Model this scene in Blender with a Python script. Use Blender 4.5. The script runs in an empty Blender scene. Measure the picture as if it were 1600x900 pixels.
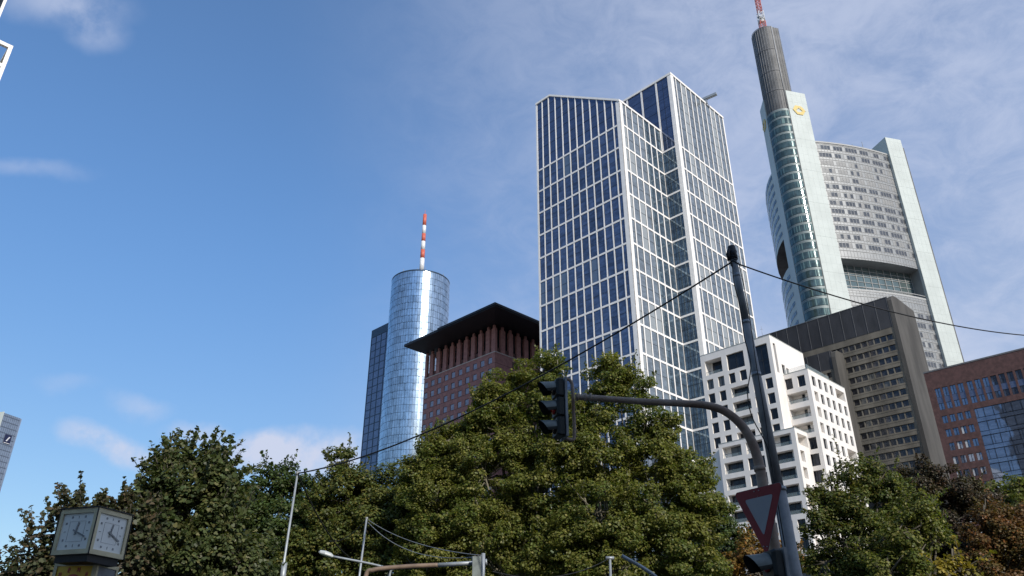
import bpy, math, random
import numpy as np
from mathutils import Vector
random.seed(7)
R = math.radians
scene = bpy.context.scene
C = scene.collection

# ---------------------------------------------------------------- camera, sky, sun
FPX = 1218.0; PITCH = R(27.14); CZ = 1.7
cam = bpy.data.objects.new('camera', bpy.data.cameras.new('camera'))
C.objects.link(cam); scene.camera = cam
cam.location = (0, 0, CZ); cam.rotation_euler = (R(90) + PITCH, 0, 0)
cam.data.sensor_width = 36; cam.data.lens = 36 * FPX / 1600; cam.data.clip_start = .1; cam.data.clip_end = 9000
SUN_AZ, SUN_EL = R(-61.5), R(31)          # azimuth counter-clockwise from +X
sd = Vector((math.cos(SUN_AZ) * math.cos(SUN_EL), math.sin(SUN_AZ) * math.cos(SUN_EL), math.sin(SUN_EL)))
sun = bpy.data.objects.new('sun', bpy.data.lights.new('sun', 'SUN')); C.objects.link(sun)
sun.data.energy = 4.3; sun.data.angle = R(.53); sun.data.color = (1, .94, .85)
sun.rotation_euler = (-sd).to_track_quat('-Z', 'Y').to_euler()
scene.view_settings.view_transform = 'Standard'; scene.view_settings.look = 'None'
scene.view_settings.exposure = 0; scene.view_settings.gamma = 1
scene.view_settings.use_curve_mapping = False

world = bpy.data.worlds.new('World'); scene.world = world; world.use_nodes = True
wn = world.node_tree; wn.nodes.clear()
class NB:
    def __init__(s, t): s.t = t
    def n(s, typ, **k):
        x = s.t.nodes.new(typ)
        for a, b in k.items():
            if a[0] == 'i' and a[1:].isdigit(): s.set(x.inputs[int(a[1:])], b)
            elif a.startswith('I_'): s.set(x.inputs[a[2:].replace('_', ' ')], b)
            else: setattr(x, a, b)
        return x
    def set(s, inp, v):
        if isinstance(v, bpy.types.NodeSocket): s.t.links.new(v, inp)
        else: inp.default_value = v
    def m(s, op, a, b=0.0, c=None, clamp=False):
        x = s.n('ShaderNodeMath', operation=op, use_clamp=clamp); s.set(x.inputs[0], a); s.set(x.inputs[1], b)
        if c is not None: s.set(x.inputs[2], c)
        return x.outputs[0]
    def ramp(s, v, lo, hi):
        x = s.n('ShaderNodeMapRange', interpolation_type='SMOOTHSTEP'); s.set(x.inputs[0], v); x.inputs[1].default_value = lo; x.inputs[2].default_value = hi
        return x.outputs[0]
    def mix(s, f, a, b, blend='MIX'):
        x = s.n('ShaderNodeMix', data_type='RGBA', blend_type=blend)
        s.set(x.inputs[0], f); s.set(x.inputs[6], a); s.set(x.inputs[7], b)
        return x.outputs[2]
b = NB(wn)
sky = b.n('ShaderNodeTexSky', sky_type='NISHITA', sun_disc=False, sun_elevation=SUN_EL, sun_rotation=R(90) - SUN_AZ,
          altitude=100, air_density=1.0, dust_density=.45, ozone_density=3.0)
tc = b.n('ShaderNodeTexCoord').outputs['Generated']
sep = b.n('ShaderNodeSeparateXYZ', i0=tc)
X, Y, Z = sep.outputs
Yc = b.m('MAXIMUM', Y, .05)
nz = b.n('ShaderNodeTexNoise', I_Vector=tc, I_Scale=7.0, I_Detail=5.0, I_Roughness=.6)
wv = b.n('ShaderNodeSeparateColor', i0=nz.outputs['Color'])
wx = b.m('MULTIPLY', b.m('SUBTRACT', wv.outputs[0], .5), .10); wz = b.m('MULTIPLY', b.m('SUBTRACT', wv.outputs[1], .5), .08)
gx = b.m('ADD', b.m('DIVIDE', X, Yc), wx); gz = b.m('ADD', b.m('DIVIDE', Z, Yc), wz)   # gnomonic sky coordinates towards the north
front = b.ramp(Y, .05, .3)
def puff(px, py, rx, ry, ang, edge, amt):
    # a cloud seen in direction (px,py) of the photograph, radii in photo pixels
    dx = (px - 800) / FPX; dz = (450 - py) / FPX
    yy = math.cos(PITCH) - dz * math.sin(PITCH); zz = math.sin(PITCH) + dz * math.cos(PITCH)
    cx, cz = dx / yy, zz / yy
    ux = b.m('SUBTRACT', gx, cx); uz = b.m('SUBTRACT', gz, cz)
    ca, sa = math.cos(ang), math.sin(ang)
    a = b.m('DIVIDE', b.m('ADD', b.m('MULTIPLY', ux, ca), b.m('MULTIPLY', uz, sa)), rx / FPX / yy)
    c = b.m('DIVIDE', b.m('SUBTRACT', b.m('MULTIPLY', uz, ca), b.m('MULTIPLY', ux, sa)), ry / FPX / yy)
    d = b.m('SQRT', b.m('ADD', b.m('MULTIPLY', a, a), b.m('MULTIPLY', c, c)))
    return b.m('MULTIPLY', b.ramp(d, 1.25, edge), amt)
masks = [puff(100, 5, 130, 50, -.25, .1, .55), puff(150, 55, 60, 40, -.4, .2, .35), puff(180, 690, 88, 24, -.34, .3, 1.0), puff(40, 268, 110, 18, 0, .0, .28),
         puff(470, 712, 150, 38, -.02, .35, 1.0), puff(390, 700, 70, 26, 0, .2, .35), puff(305, 674, 55, 18, -.15, .2, .6), puff(225, 632, 55, 20, -.2, .0, .4), puff(110, 605, 60, 14, 0, .0, .18)]
cl = masks[0]
for mk in masks[1:]: cl = b.m('ADD', cl, mk)
fine = b.n('ShaderNodeTexNoise', I_Vector=tc, I_Scale=16.0, I_Detail=7.0, I_Roughness=.6)
cl = b.m('MULTIPLY', cl, b.ramp(fine.outputs['Fac'], .2, .62))
mp = b.n('ShaderNodeMapping', I_Vector=tc, I_Rotation=(0, R(35), R(10)), I_Scale=(1.0, 1.0, 1.5))
cir = b.n('ShaderNodeTexNoise', I_Vector=mp.outputs[0], I_Scale=3.0, I_Detail=9.0, I_Roughness=.58, I_Distortion=.5)
cir2 = b.n('ShaderNodeTexNoise', I_Vector=mp.outputs[0], I_Scale=15.0, I_Detail=12.0, I_Roughness=.68, I_Distortion=.6)
cm = b.m('ADD', b.m('MULTIPLY', cir.outputs['Fac'], .6), b.m('MULTIPLY', cir2.outputs['Fac'], .4))
side = b.ramp(X, -.30, .30)
low = b.m('MULTIPLY', b.ramp(Z, .55, .12), b.ramp(X, -.5, .5))
cirm = b.m('MULTIPLY', b.ramp(cm, .38, .66), b.m('MULTIPLY', side, .40))
veil = b.m('ADD', b.m('MULTIPLY', side, .27), .06)
tot = b.m('MULTIPLY', b.m('ADD', b.m('ADD', cl, cirm), b.m('ADD', veil, b.m('MULTIPLY', low, .25))), 1.0, clamp=True)
tinted = b.mix(1.0, sky.outputs[0], b.mix(b.ramp(Z, .0, .62), (.96, .96, .91, 1), (.94, 1.41, 1.70, 1)), 'MULTIPLY')
lp = b.mix(tot, tinted, (5.2, 5.75, 7.3, 1))
SKY_STR = .115
bg = b.n('ShaderNodeBackground', I_Color=lp, I_Strength=SKY_STR)
out = b.n('ShaderNodeOutputWorld'); wn.links.new(bg.outputs[0], out.inputs[0])

# ---------------------------------------------------------------- photograph geometry (used once, to find where things stand)
Fv = np.array([0, math.cos(PITCH), math.sin(PITCH)]); Rv = np.array([1., 0, 0]); Uv = np.cross(Rv, Fv); CP = np.array([0, 0, CZ])
def ray(x, y): return Rv * (x - 800) / FPX + Uv * (450 - y) / FPX + Fv
def aty(x, y, Yd): d = ray(x, y); return CP + d * (Yd / d[1])
def atz(x, y, h): d = ray(x, y); return CP + d * ((h - CZ) / d[2])
def pxof(p):
    d = np.array(p, float) - CP; w = d @ Fv
    return (800 + FPX * (d @ Rv) / w, 450 - FPX * (d @ Uv) / w) if w > .1 else (-9e3, -9e3)

# ---------------------------------------------------------------- materials
def mat(name, col, rough=.7, metal=0, var=.12, scale=1.5, bump=0, bscale=20, spec=.5, stretch=(1, 1, 1), col2=None, rvar=0):
    m = bpy.data.materials.new(name); m.use_nodes = True; t = m.node_tree; q = NB(t)
    p = t.nodes['Principled BSDF']; p.inputs['Roughness'].default_value = rough; p.inputs['Metallic'].default_value = metal
    p.inputs['Specular IOR Level'].default_value = spec
    co = q.n('ShaderNodeTexCoord').outputs['Object']
    mpg = q.n('ShaderNodeMapping', I_Vector=co, I_Scale=stretch).outputs[0]
    no = q.n('ShaderNodeTexNoise', I_Vector=mpg, I_Scale=scale, I_Detail=6.0, I_Roughness=.6)
    c = (*col, 1); d = (*(col2 or [x * (1 - 2 * var) for x in col]), 1)
    f = q.ramp(no.outputs['Fac'], .3, .7)
    t.links.new(q.mix(f, d, c), p.inputs['Base Color'])
    if rvar: t.links.new(q.m('ADD', rough, q.m('MULTIPLY', f, rvar)), p.inputs['Roughness'])
    if bump:
        n2 = q.n('ShaderNodeTexNoise', I_Vector=co, I_Scale=bscale, I_Detail=5.0)
        bp = q.n('ShaderNodeBump', I_Strength=bump, I_Distance=.05); t.links.new(n2.outputs['Fac'], bp.inputs['Height']); t.links.new(bp.outputs[0], p.inputs['Normal'])
    return m
def glass(name, col, metal=.6, rough=.04, var=.5, wob=.02, wsc=.35, zs=1.3, spec=.5, iw=.3, blind=0, bcol=(.42, .42, .40)):
    # coated facade glass: per-pane tint, faint horizontal storey bands of the rooms behind, slightly wavy reflection
    m = bpy.data.materials.new(name); m.use_nodes = True; t = m.node_tree; q = NB(t)
    p = t.nodes['Principled BSDF']; p.inputs['Roughness'].default_value = rough; p.inputs['Metallic'].default_value = metal
    p.inputs['Specular IOR Level'].default_value = spec
    co = q.n('ShaderNodeTexCoord').outputs['Object']
    isl = q.m('FRACT', q.m('ADD', q.n('ShaderNodeNewGeometry').outputs['Random Per Island'], q.n('ShaderNodeObjectInfo').outputs['Random']))
    mpg = q.n('ShaderNodeMapping', I_Vector=co, I_Scale=(.35, .35, zs)).outputs[0]
    no = q.n('ShaderNodeTexNoise', I_Vector=mpg, I_Scale=1.0, I_Detail=4.0, I_Roughness=.7)
    f = q.m('ADD', q.m('MULTIPLY', q.ramp(no.outputs['Fac'], .35, .68), 1 - iw), q.m('MULTIPLY', isl, iw))
    hi = (*col, 1); lo = (*[x * (1 - var) for x in col], 1)
    cb = q.mix(f, lo, hi)
    if blind:                             # some rooms have pale blinds drawn behind the glass
        k = q.m('GREATER_THAN', q.m('FRACT', q.m('MULTIPLY', isl, 37.7)), 1 - blind)
        cb = q.mix(q.m('MULTIPLY', k, .75), cb, (*bcol, 1)); t.links.new(q.m('MULTIPLY', q.m('SUBTRACT', 1.0, q.m('MULTIPLY', k, .7)), metal), p.inputs['Metallic'])
    t.links.new(cb, p.inputs['Base Color'])
    n2 = q.n('ShaderNodeTexNoise', I_Vector=co, I_Scale=wsc, I_Detail=2.0)
    bp = q.n('ShaderNodeBump', I_Strength=wob * 10, I_Distance=.1); t.links.new(n2.outputs['Fac'], bp.inputs['Height']); t.links.new(bp.outputs[0], p.inputs['Normal'])
    return m
def leafmat(name, c1, c2, c3, trans=.35, rough=.5):
    m = bpy.data.materials.new(name); m.use_nodes = True; t = m.node_tree; q = NB(t)
    p = t.nodes['Principled BSDF']; p.inputs['Roughness'].default_value = rough; p.inputs['Specular IOR Level'].default_value = .35
    isl = q.n('ShaderNodeNewGeometry').outputs['Random Per Island']
    co = q.n('ShaderNodeTexCoord').outputs['Object']
    no = q.n('ShaderNodeTexNoise', I_Vector=co, I_Scale=.45, I_Detail=4.0, I_Roughness=.65)
    a = q.mix(q.ramp(no.outputs['Fac'], .35, .65), (*c1, 1), (*c2, 1))
    bcol = q.mix(q.m('MULTIPLY', q.ramp(isl, .55, 1.0), .75), a, (*c3, 1))
    dk = q.mix(q.ramp(q.m('FRACT', q.m('MULTIPLY', isl, 17.3)), 0, 1), (.62, .62, .62, 1), (1.25, 1.25, 1.25, 1))
    fin = q.mix(1.0, bcol, dk, 'MULTIPLY')
    t.links.new(fin, p.inputs['Base Color'])
    tr = q.n('ShaderNodeBsdfTranslucent'); t.links.new(q.mix(1.0, fin, (1.5, 1.6, .7, 1), 'MULTIPLY'), tr.inputs[0])
    ms = q.n('ShaderNodeMixShader', i0=trans); t.links.new(p.outputs[0], ms.inputs[1]); t.links.new(tr.outputs[0], ms.inputs[2])
    t.links.new(ms.outputs[0], t.nodes['Material Output'].inputs[0])
    return m

M = dict(
    white_panel=mat('white_panel', (.88, .845, .80), .55, var=.05, scale=.6),
    tower_glass=glass('tower_glass', (.16, .21, .32), .6, .03, .62, zs=1.0, blind=.12, bcol=(.13, .18, .25)),
    sunward_blind_glass=glass('sunward_blind_glass', (.25, .29, .32), .38, .06, .45, zs=1.0, blind=.22, bcol=(.33, .35, .35)),  # tower glass on sunward faces: brighter sky reflection put into the colour, plus blinds
    notch_glass=glass('notch_glass', (.20, .28, .35), .6, .03, .6, zs=1.0),
    tower_glass_top=glass('tower_glass_top', (.12, .16, .26), .62, .03, .35),
    room_dark=mat('room_dark', (.03, .035, .045), .4),
    dark_frame=mat('dark_frame', (.03, .032, .036), .45, .3),
    cyl_glass=glass('cyl_glass', (.53, .65, .76), .88, .19, .38, .008, zs=.25, iw=.2),
    cyl_joint=mat('cyl_joint', (.05, .08, .12), .4, .5),
    side_glass=glass('side_glass', (.19, .23, .33), .5, .12, .3),
    sandstone=mat('sandstone', (.36, .165, .145), .8, var=.16, scale=.9, bump=.15, bscale=3),
    sandstone_joint=mat('sandstone_joint', (.10, .045, .038), .9),
    pale_string=mat('pale_string', (.5, .42, .38), .7),
    roof_dark=mat('roof_dark', (.008, .009, .013), .5, .2, var=.2, scale=.1),
    pale_window=glass('pale_window', (.36, .33, .37), .35, .12, .35),
    bank_white=mat('bank_white', (.53, .57, .54), .5, var=.06, scale=.15, spec=.3),
    bank_joint=mat('bank_joint', (.38, .42, .40), .6),
    bank_grey=mat('bank_grey', (.27, .28, .285), .5, .2, var=.08, scale=.4),
    bank_window=glass('bank_window', (.13, .135, .145), .3, .12, .4, blind=.08),
    bank_blind=mat('bank_blind', (.27, .27, .265), .6),
    bank_green=glass('bank_green', (.13, .205, .205), .35, .12, .65, zs=.3, blind=.12, bcol=(.24, .36, .33)),
    garden_glass=glass('garden_glass', (.16, .21, .21), .4, .1, .25, zs=.1),
    bank_pale=mat('bank_pale', (.27, .325, .32), .5, .1), bank_rib=mat('bank_rib', (.40, .40, .39), .6),
    louvre=mat('louvre', (.125, .125, .125), .6, .15, var=.25, scale=.2),
    louvre_rib=mat('louvre_rib', (.33, .33, .33), .6, .1),
    logo_yellow=mat('logo_yellow', (.62, .46, .14), .5, var=.03),
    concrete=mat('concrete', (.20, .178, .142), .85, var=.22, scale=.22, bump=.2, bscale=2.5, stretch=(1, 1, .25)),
    concrete_end=mat('concrete_end', (.088, .083, .076), .9, var=.25, scale=.2, bump=.5, bscale=1.2, stretch=(1, 1, .2)),  # darker than the front: weaker light on the end wall put into the colour
    slate_panel=mat('slate_panel', (.045, .045, .05), .6, var=.22, scale=.3, stretch=(1, 1, .4)),
    slate_joint=mat('slate_joint', (.14, .14, .145), .6),
    brown_glass=glass('brown_glass', (.085, .085, .095), .4, .07, .7, zs=.9, blind=.14, bcol=(.16, .15, .13)),
    white_plaster=mat('white_plaster', (.79, .745, .695), .75, var=.05, scale=.7, bump=.12, bscale=9, stretch=(1, 1, .22)),
    flat_glass=glass('flat_glass', (.028, .037, .052), .12, .04, .6, zs=.8, blind=.06, bcol=(.16, .17, .17), spec=.35),
    rail_glass=None,
    red_brick=mat('red_brick', (.115, .058, .053), .85, var=.2, scale=1.2, bump=.2, bscale=4),
    blue_glass=glass('blue_glass', (.22, .27, .37), .7, .04, .35, .05, .2),
    blue_panel=mat('blue_panel', (.12, .15, .24), .3, .4),
    curtain=mat('curtain', (.6, .6, .6), .8),
    db_glass=glass('db_glass', (.42, .47, .53), .8, .14, .25, .01, zs=.3),
    db_joint=mat('db_joint', (.12, .15, .20), .5, .4),
    logo_blue=mat('logo_blue', (.01, .015, .06), .5), logo_white=mat('logo_white', (.75, .75, .75), .5),
    steel=mat('steel', (.33, .34, .34), .55, .2, var=.2, scale=3, rvar=.15),
    steel_light=mat('steel_light', (.38, .41, .43), .5, .4, var=.15, scale=3),
    rusty=mat('rusty', (.36, .29, .23), .7, .05, scale=2.5, col2=(.20, .125, .085), bump=.2, bscale=25),
    tan_paint=mat('tan_paint', (.24, .17, .12), .6, .1, var=.2, scale=3),
    signal=mat('signal', (.012, .018, .016), .55, var=.25, scale=6, bump=.05),
    signal_top=mat('signal_top', (.17, .20, .19), .5, var=.2, scale=5),
    red_lens=mat('red_lens', (.35, .012, .01), .15), dark_lens=mat('dark_lens', (.03, .02, .01), .15),
    sign_red=mat('sign_red', (.22, .006, .016), .45, var=.12, scale=4), sign_white=mat('sign_white', (.30, .32, .345), .5, var=.07, scale=2.5),
    sign_back=mat('sign_back', (.25, .25, .26), .5, .3),
    clock_frame=mat('clock_frame', (.62, .55, .36), .5, .2, var=.12, scale=3), clock_face=mat('clock_face', (.80, .81, .76), .35, var=.05, scale=2),
    black=mat('black', (.012, .012, .014), .6), cable=mat('cable', (.01, .01, .011), .7),
    ad_yellow=mat('ad_yellow', (.85, .52, .01), .4, var=.05), ad_red=mat('ad_red', (.55, .05, .01), .4), ad_dark=mat('ad_dark', (.22, .24, .26), .3),
    mast_red=mat('mast_red', (.60, .13, .08), .5), mast_white=mat('mast_white', (.75, .75, .75), .5),
    asphalt=mat('asphalt', (.05, .05, .052), .9, var=.15, scale=.4, bump=.3), paving=mat('paving', (.22, .21, .20), .9, var=.1, scale=.6, bump=.2),
    turf=mat('turf', (.05, .08, .025), .95, var=.3, scale=.5), kerb=mat('kerb', (.32, .31, .30), .85), paint=mat('paint', (.75, .75, .73), .7),
    bark=mat('bark', (.13, .115, .085), .9, scale=4, col2=(.06, .05, .04), bump=.4), bark_pale=mat('bark_pale', (.20, .18, .13), .9, scale=3, col2=(.11, .10, .075), bump=.3),
    stone_back=mat('stone_back', (.42, .39, .34), .85, var=.1, scale=.3),
    lamp_white=mat('lamp_white', (.55, .57, .56), .4),
)
def railglass():
    m = bpy.data.materials.new('rail_glass'); m.use_nodes = True; t = m.node_tree; p = t.nodes['Principled BSDF']
    p.inputs['Base Color'].default_value = (.35, .42, .42, 1); p.inputs['Roughness'].default_value = .05; p.inputs['Alpha'].default_value = .2
    return m
M['rail_glass'] = railglass()
LEAF = dict(
    green=leafmat('leaf_green', (.09, .125, .026), (.165, .175, .038), (.29, .25, .07), .42),
    green_b=leafmat('leaf_green_b', (.07, .098, .022), (.11, .13, .03), (.21, .17, .04)),
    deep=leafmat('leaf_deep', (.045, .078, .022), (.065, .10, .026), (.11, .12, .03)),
    olive=leafmat('leaf_olive', (.055, .082, .028), (.085, .105, .035), (.15, .135, .05), .32),
    brown=leafmat('leaf_brown', (.068, .07, .034), (.06, .075, .032), (.125, .08, .045), .26),
    copper=leafmat('leaf_copper', (.052, .034, .023), (.06, .055, .026), (.10, .05, .028), .24),
    rust=leafmat('leaf_rust', (.15, .075, .028), (.12, .10, .03), (.24, .085, .025), .3),
    orange=leafmat('leaf_orange', (.24, .12, .025), (.15, .12, .025), (.36, .15, .03), .35),
    yellow=leafmat('leaf_yellow', (.28, .21, .02), (.18, .17, .025), (.38, .26, .03), .35),
)

# ---------------------------------------------------------------- builders
class Fr:
    def __init__(s, P, az):
        s.P = np.array([P[0], P[1]], float); a = R(az)
        s.d = np.array([math.cos(a), math.sin(a)]); s.e = np.array([-math.sin(a), math.cos(a)])
    def __call__(s, u, v, z):
        q = s.P + u * s.d + v * s.e
        return (q[0], q[1], z)
class MB:
    def __init__(s): s.v = []; s.f = []; s.mi = []; s.sm = []
    def quad(s, pts, mi=0, sm=False):
        n = len(s.v); s.v += [tuple(p) for p in pts]; s.f.append(tuple(range(n, n + len(pts)))); s.mi.append(mi); s.sm.append(sm); return s
    def hexa(s, a, mi=0):
        n = len(s.v); s.v += [tuple(p) for p in a]
        for q in ((0, 3, 2, 1), (4, 5, 6, 7), (0, 1, 5, 4), (1, 2, 6, 5), (2, 3, 7, 6), (3, 0, 4, 7)):
            s.f.append(tuple(n + i for i in q)); s.mi.append(mi); s.sm.append(False)
        return s
    def box(s, fr, u0, u1, v0, v1, z0, z1, mi=0):
        return s.hexa([fr(u0, v0, z0), fr(u1, v0, z0), fr(u1, v1, z0), fr(u0, v1, z0), fr(u0, v0, z1), fr(u1, v0, z1), fr(u1, v1, z1), fr(u0, v1, z1)], mi)
    def fbox(s, fn, a0, a1, z0, z1, d0, d1, mi=0):       # box on a face: fn(a, z, depth)
        return s.hexa([fn(a0, z0, d0), fn(a1, z0, d0), fn(a1, z0, d1), fn(a0, z0, d1), fn(a0, z1, d0), fn(a1, z1, d0), fn(a1, z1, d1), fn(a0, z1, d1)], mi)
    def tube(s, pts, rad, k=12, cap=True, mi=0):
        pts = [Vector(p) for p in pts]; rad = rad if hasattr(rad, '__len__') else [rad] * len(pts)
        n0 = len(s.v); ref = Vector((0, 0, 1))
        t0 = (pts[1] - pts[0]).normalized()
        a = t0.cross(ref) if abs(t0.z) < .95 else t0.cross(Vector((1, 0, 0))); a.normalize()
        for i, p in enumerate(pts):
            t = (pts[min(i + 1, len(pts) - 1)] - pts[max(i - 1, 0)]).normalized()
            a = (a - t * a.dot(t)).normalized(); c = t.cross(a)
            for j in range(k):
                an = 2 * math.pi * j / k; s.v.append(tuple(p + (a * math.cos(an) + c * math.sin(an)) * rad[i]))
        for i in range(len(pts) - 1):
            for j in range(k):
                s.f.append((n0 + i * k + j, n0 + i * k + (j + 1) % k, n0 + (i + 1) * k + (j + 1) % k, n0 + (i + 1) * k + j)); s.mi.append(mi); s.sm.append(True)
        if cap:
            s.f.append(tuple(n0 + j for j in range(k))[::-1]); s.f.append(tuple(n0 + (len(pts) - 1) * k + j for j in range(k)))
            s.mi += [mi, mi]; s.sm += [False, False]
        return s
    def prism(s, poly, z0, z1, mi=0):                    # poly: list of xy, z1 may be a list
        n = len(poly); zt = z1 if hasattr(z1, '__len__') else [z1] * n
        k = len(s.v); s.v += [(p[0], p[1], z0) for p in poly] + [(p[0], p[1], zt[i]) for i, p in enumerate(poly)]
        for i in range(n):
            j = (i + 1) % n; s.f.append((k + i, k + j, k + n + j, k + n + i)); s.mi.append(mi); s.sm.append(False)
        s.f.append(tuple(k + n + i for i in range(n))); s.f.append(tuple(k + i for i in range(n))[::-1]); s.mi += [mi, mi]; s.sm += [False, False]
        return s
    def add(s, o):
        k = len(s.v); s.v += o.v; s.f += [tuple(k + i for i in f) for f in o.f]; s.mi += o.mi; s.sm += o.sm; return s
    def build(s, name, mats, parent=None):
        me = bpy.data.meshes.new(name); off = np.array(parent['_o'] if parent is not None and '_o' in parent else (0, 0, 0), float)
        me.from_pydata([tuple(np.array(p) - off) for p in s.v], [], s.f)
        for m in (mats if isinstance(mats, (list, tuple)) else [mats]): me.materials.append(m)
        me.polygons.foreach_set('material_index', s.mi); me.polygons.foreach_set('use_smooth', s.sm); me.update()
        o = bpy.data.objects.new(name, me); C.objects.link(o)
        if parent is not None: o.parent = parent; o['_o'] = list(off)
        return o
def thing(name, loc, label, cat, group=None):
    o = bpy.data.objects.new(name, None); o.empty_display_size = .5; C.objects.link(o); o.location = loc; o['_o'] = [float(x) for x in loc]
    o['label'] = label; o['category'] = cat
    if group: o['group'] = group
    return o
def single(mb, name, mats, label, cat, group=None, origin=None):
    base = np.array(origin if origin is not None else mb.v[0]); t = dict(_o=[float(x) for x in base])
    me_off = MB(); me_off.v = [tuple(np.array(p) - base) for p in mb.v]; me_off.f = mb.f; me_off.mi = mb.mi; me_off.sm = mb.sm
    o = me_off.build(name, mats); o.location = base; o['label'] = label; o['category'] = cat
    if group: o['group'] = group
    return o
def struct(mb, name, mats):
    o = mb.build(name, mats); o['kind'] = 'structure'; return o

def faceL(fr, v, inward=1): return lambda a, z, d: fr(a, v + inward * d, z)       # a = u ; outward -v
def faceR(fr, u, inward=-1): return lambda a, z, d: fr(u + inward * d, a, z)      # a = v ; outward +u
def holes_wall(mb, fn, a0, a1, z0, z1, holes, depth, mi=0, ztop=None):
    A = sorted({a0, a1, *[h[0] for h in holes], *[h[1] for h in holes]}); Zs = sorted({z0, z1, *[h[2] for h in holes], *[h[3] for h in holes]})
    A = [x for x in A if a0 <= x <= a1]; Zs = [x for x in Zs if z0 <= x <= z1]
    for i in range(len(A) - 1):
        run = None
        for j in range(len(Zs) - 1):
            am = (A[i] + A[i + 1]) / 2; zm = (Zs[j] + Zs[j + 1]) / 2
            solid = not any(h[0] < am < h[1] and h[2] < zm < h[3] for h in holes)
            if solid and run is None: run = Zs[j]
            if run is not None and (not solid or j == len(Zs) - 2):
                top = Zs[j + 1] if solid else Zs[j]
                mb.quad([fn(A[i], run, 0), fn(A[i + 1], run, 0), fn(A[i + 1], top, 0), fn(A[i], top, 0)], mi); run = None
    for h in holes:
        d = h[4] if len(h) > 4 else depth
        mb.quad([fn(h[0], h[2], 0), fn(h[0], h[3], 0), fn(h[0], h[3], d), fn(h[0], h[2], d)], mi)
        mb.quad([fn(h[1], h[2], 0), fn(h[1], h[3], 0), fn(h[1], h[3], d), fn(h[1], h[2], d)], mi)
        mb.quad([fn(h[0], h[2], 0), fn(h[1], h[2], 0), fn(h[1], h[2], d), fn(h[0], h[2], d)], mi)
        mb.quad([fn(h[0], h[3], 0), fn(h[1], h[3], 0), fn(h[1], h[3], d), fn(h[0], h[3], d)], mi)
    return mb
def window_mb(fn, a0, a1, z0, z1, d, vs=(), hs=(), fw=.06, g=1, t=.05, gi=None):
    w = MB(); w.quad([fn(a0, z0, d), fn(a1, z0, d), fn(a1, z1, d), fn(a0, z1, d)], g if gi is None else gi)
    e = .002
    if fw:
        for (p, q, r, s_) in ((a0, a0 + fw, z0, z1), (a1 - fw, a1, z0, z1), (a0 + fw, a1 - fw, z0, z0 + fw), (a0 + fw, a1 - fw, z1 - fw, z1)): w.fbox(fn, p, q, r, s_, d - t, d - e, 0)
    for x in vs: c = a0 + (a1 - a0) * x; w.fbox(fn, c - fw / 2 - .01, c + fw / 2 + .01, z0 + fw, z1 - fw, d - t + .005, d - e, 0)
    for x in hs: c = z0 + (z1 - z0) * x; w.fbox(fn, a0 + fw, a1 - fw, c - fw / 2 - .01, c + fw / 2 + .01, d - t + .009, d - e, 0)
    return w
def area_px(mb):
    p = [pxof(q) for q in mb.v[:4]]
    if not all(-20 < x < 1620 and -20 < y < 900 for x, y in p): return -1
    return abs(sum(p[i][0] * p[(i + 1) % 4][1] - p[(i + 1) % 4][0] * p[i][1] for i in range(4)) / 2)
def emit(lst, name, mats, parent, cap=99, extra=None, vis=None):
    # the pieces that show largest become parts of their own, the rest one part
    lst = sorted(lst, key=lambda w: -(area_px(w) if vis is None or vis(pxof(w.v[0])) else -1))
    for w in lst[:cap]: w.build(name, mats, parent)
    if len(lst) > cap:
        r = MB()
        for w in lst[cap:]: r.add(w)
        o = r.build(name, mats, parent); o['kind'] = 'stuff'
GRID = -45.34
# ---------------------------------------------------------------- ground
g = MB(); g.quad([(-3000, -3000, 0), (3000, -3000, 0), (3000, 3000, 0), (-3000, 3000, 0)]); struct(g, 'ground', M['paving'])
g = MB(); g.quad([(-200, 5, .004), (200, 5, .004), (200, 19, .004), (-200, 19, .004)]); struct(g, 'road', M['asphalt'])
g = MB()
for x in range(-60, 60, 6): g.quad([(x, 11.9, .008), (x + 3, 11.9, .008), (x + 3, 12.05, .008), (x, 12.05, .008)])
struct(g, 'road_marking', M['paint'])
g = MB(); w_ = Fr((0, 0), 0); g.box(w_, -200, 200, 4.85, 5, 0, .13); g.box(w_, -200, 200, 19, 19.15, 0, .13); struct(g, 'kerb', M['kerb'])
g = MB(); g.quad([(-120, 24, .006), (110, 24, .006), (90, 95, .006), (-120, 95, .006)]); struct(g, 'park_lawn', M['turf'])

# ---------------------------------------------------------------- tall office tower with the white grid
T = Fr((48.59, 182.99), GRID)
tw = thing('office_tower', T(-15, 5, 0), 'tall dark blue glass tower with white grid facade, slanted roofline and notched side', 'office tower')
BAND = [142.55 - 7.68 * k for k in range(19)]          # horizontal bands
BW = 32.7 / 12; LW0 = -5.8 - 32.7
def ztop(u): return 169.2 if u <= -32.4 else 151.0 + (169.2 - 151.0) * (-5.8 - u) / (32.4 - 5.8)
core = MB()
gi = .5
poly = [T(LW0 + gi, -19.6 + gi, 0), T(-32.4, -19.6 + gi, 0), T(-5.8 - gi, -19.6 + gi, 0), T(-5.8 - gi, 3, 0), T(-32.4, 3, 0), T(LW0 + gi, 3, 0)]
core.prism(poly, 0, [z - .5 for z in (169.2, 169.2, 151, 151, 169.2, 169.2)])
core.prism([T(-24, gi, 0), T(-gi, gi, 0), T(-gi, 30, 0), T(-24, 30, 0)], 0, 169.4)
core.build('wall', M['room_dark'], tw)
F1 = faceL(T, -19.6); F2 = faceR(T, -5.8); F3 = faceR(T, 0); F4 = faceL(T, 0)
GD = .20
wins, winsT, winsR, winsN, winsTR = [], [], [], [], []
def rows(lo, top): return [(max(lo, BAND[k + 1]), BAND[k]) for k in range(len(BAND) - 1) if BAND[k] <= top + .01]
grid = MB()
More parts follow.
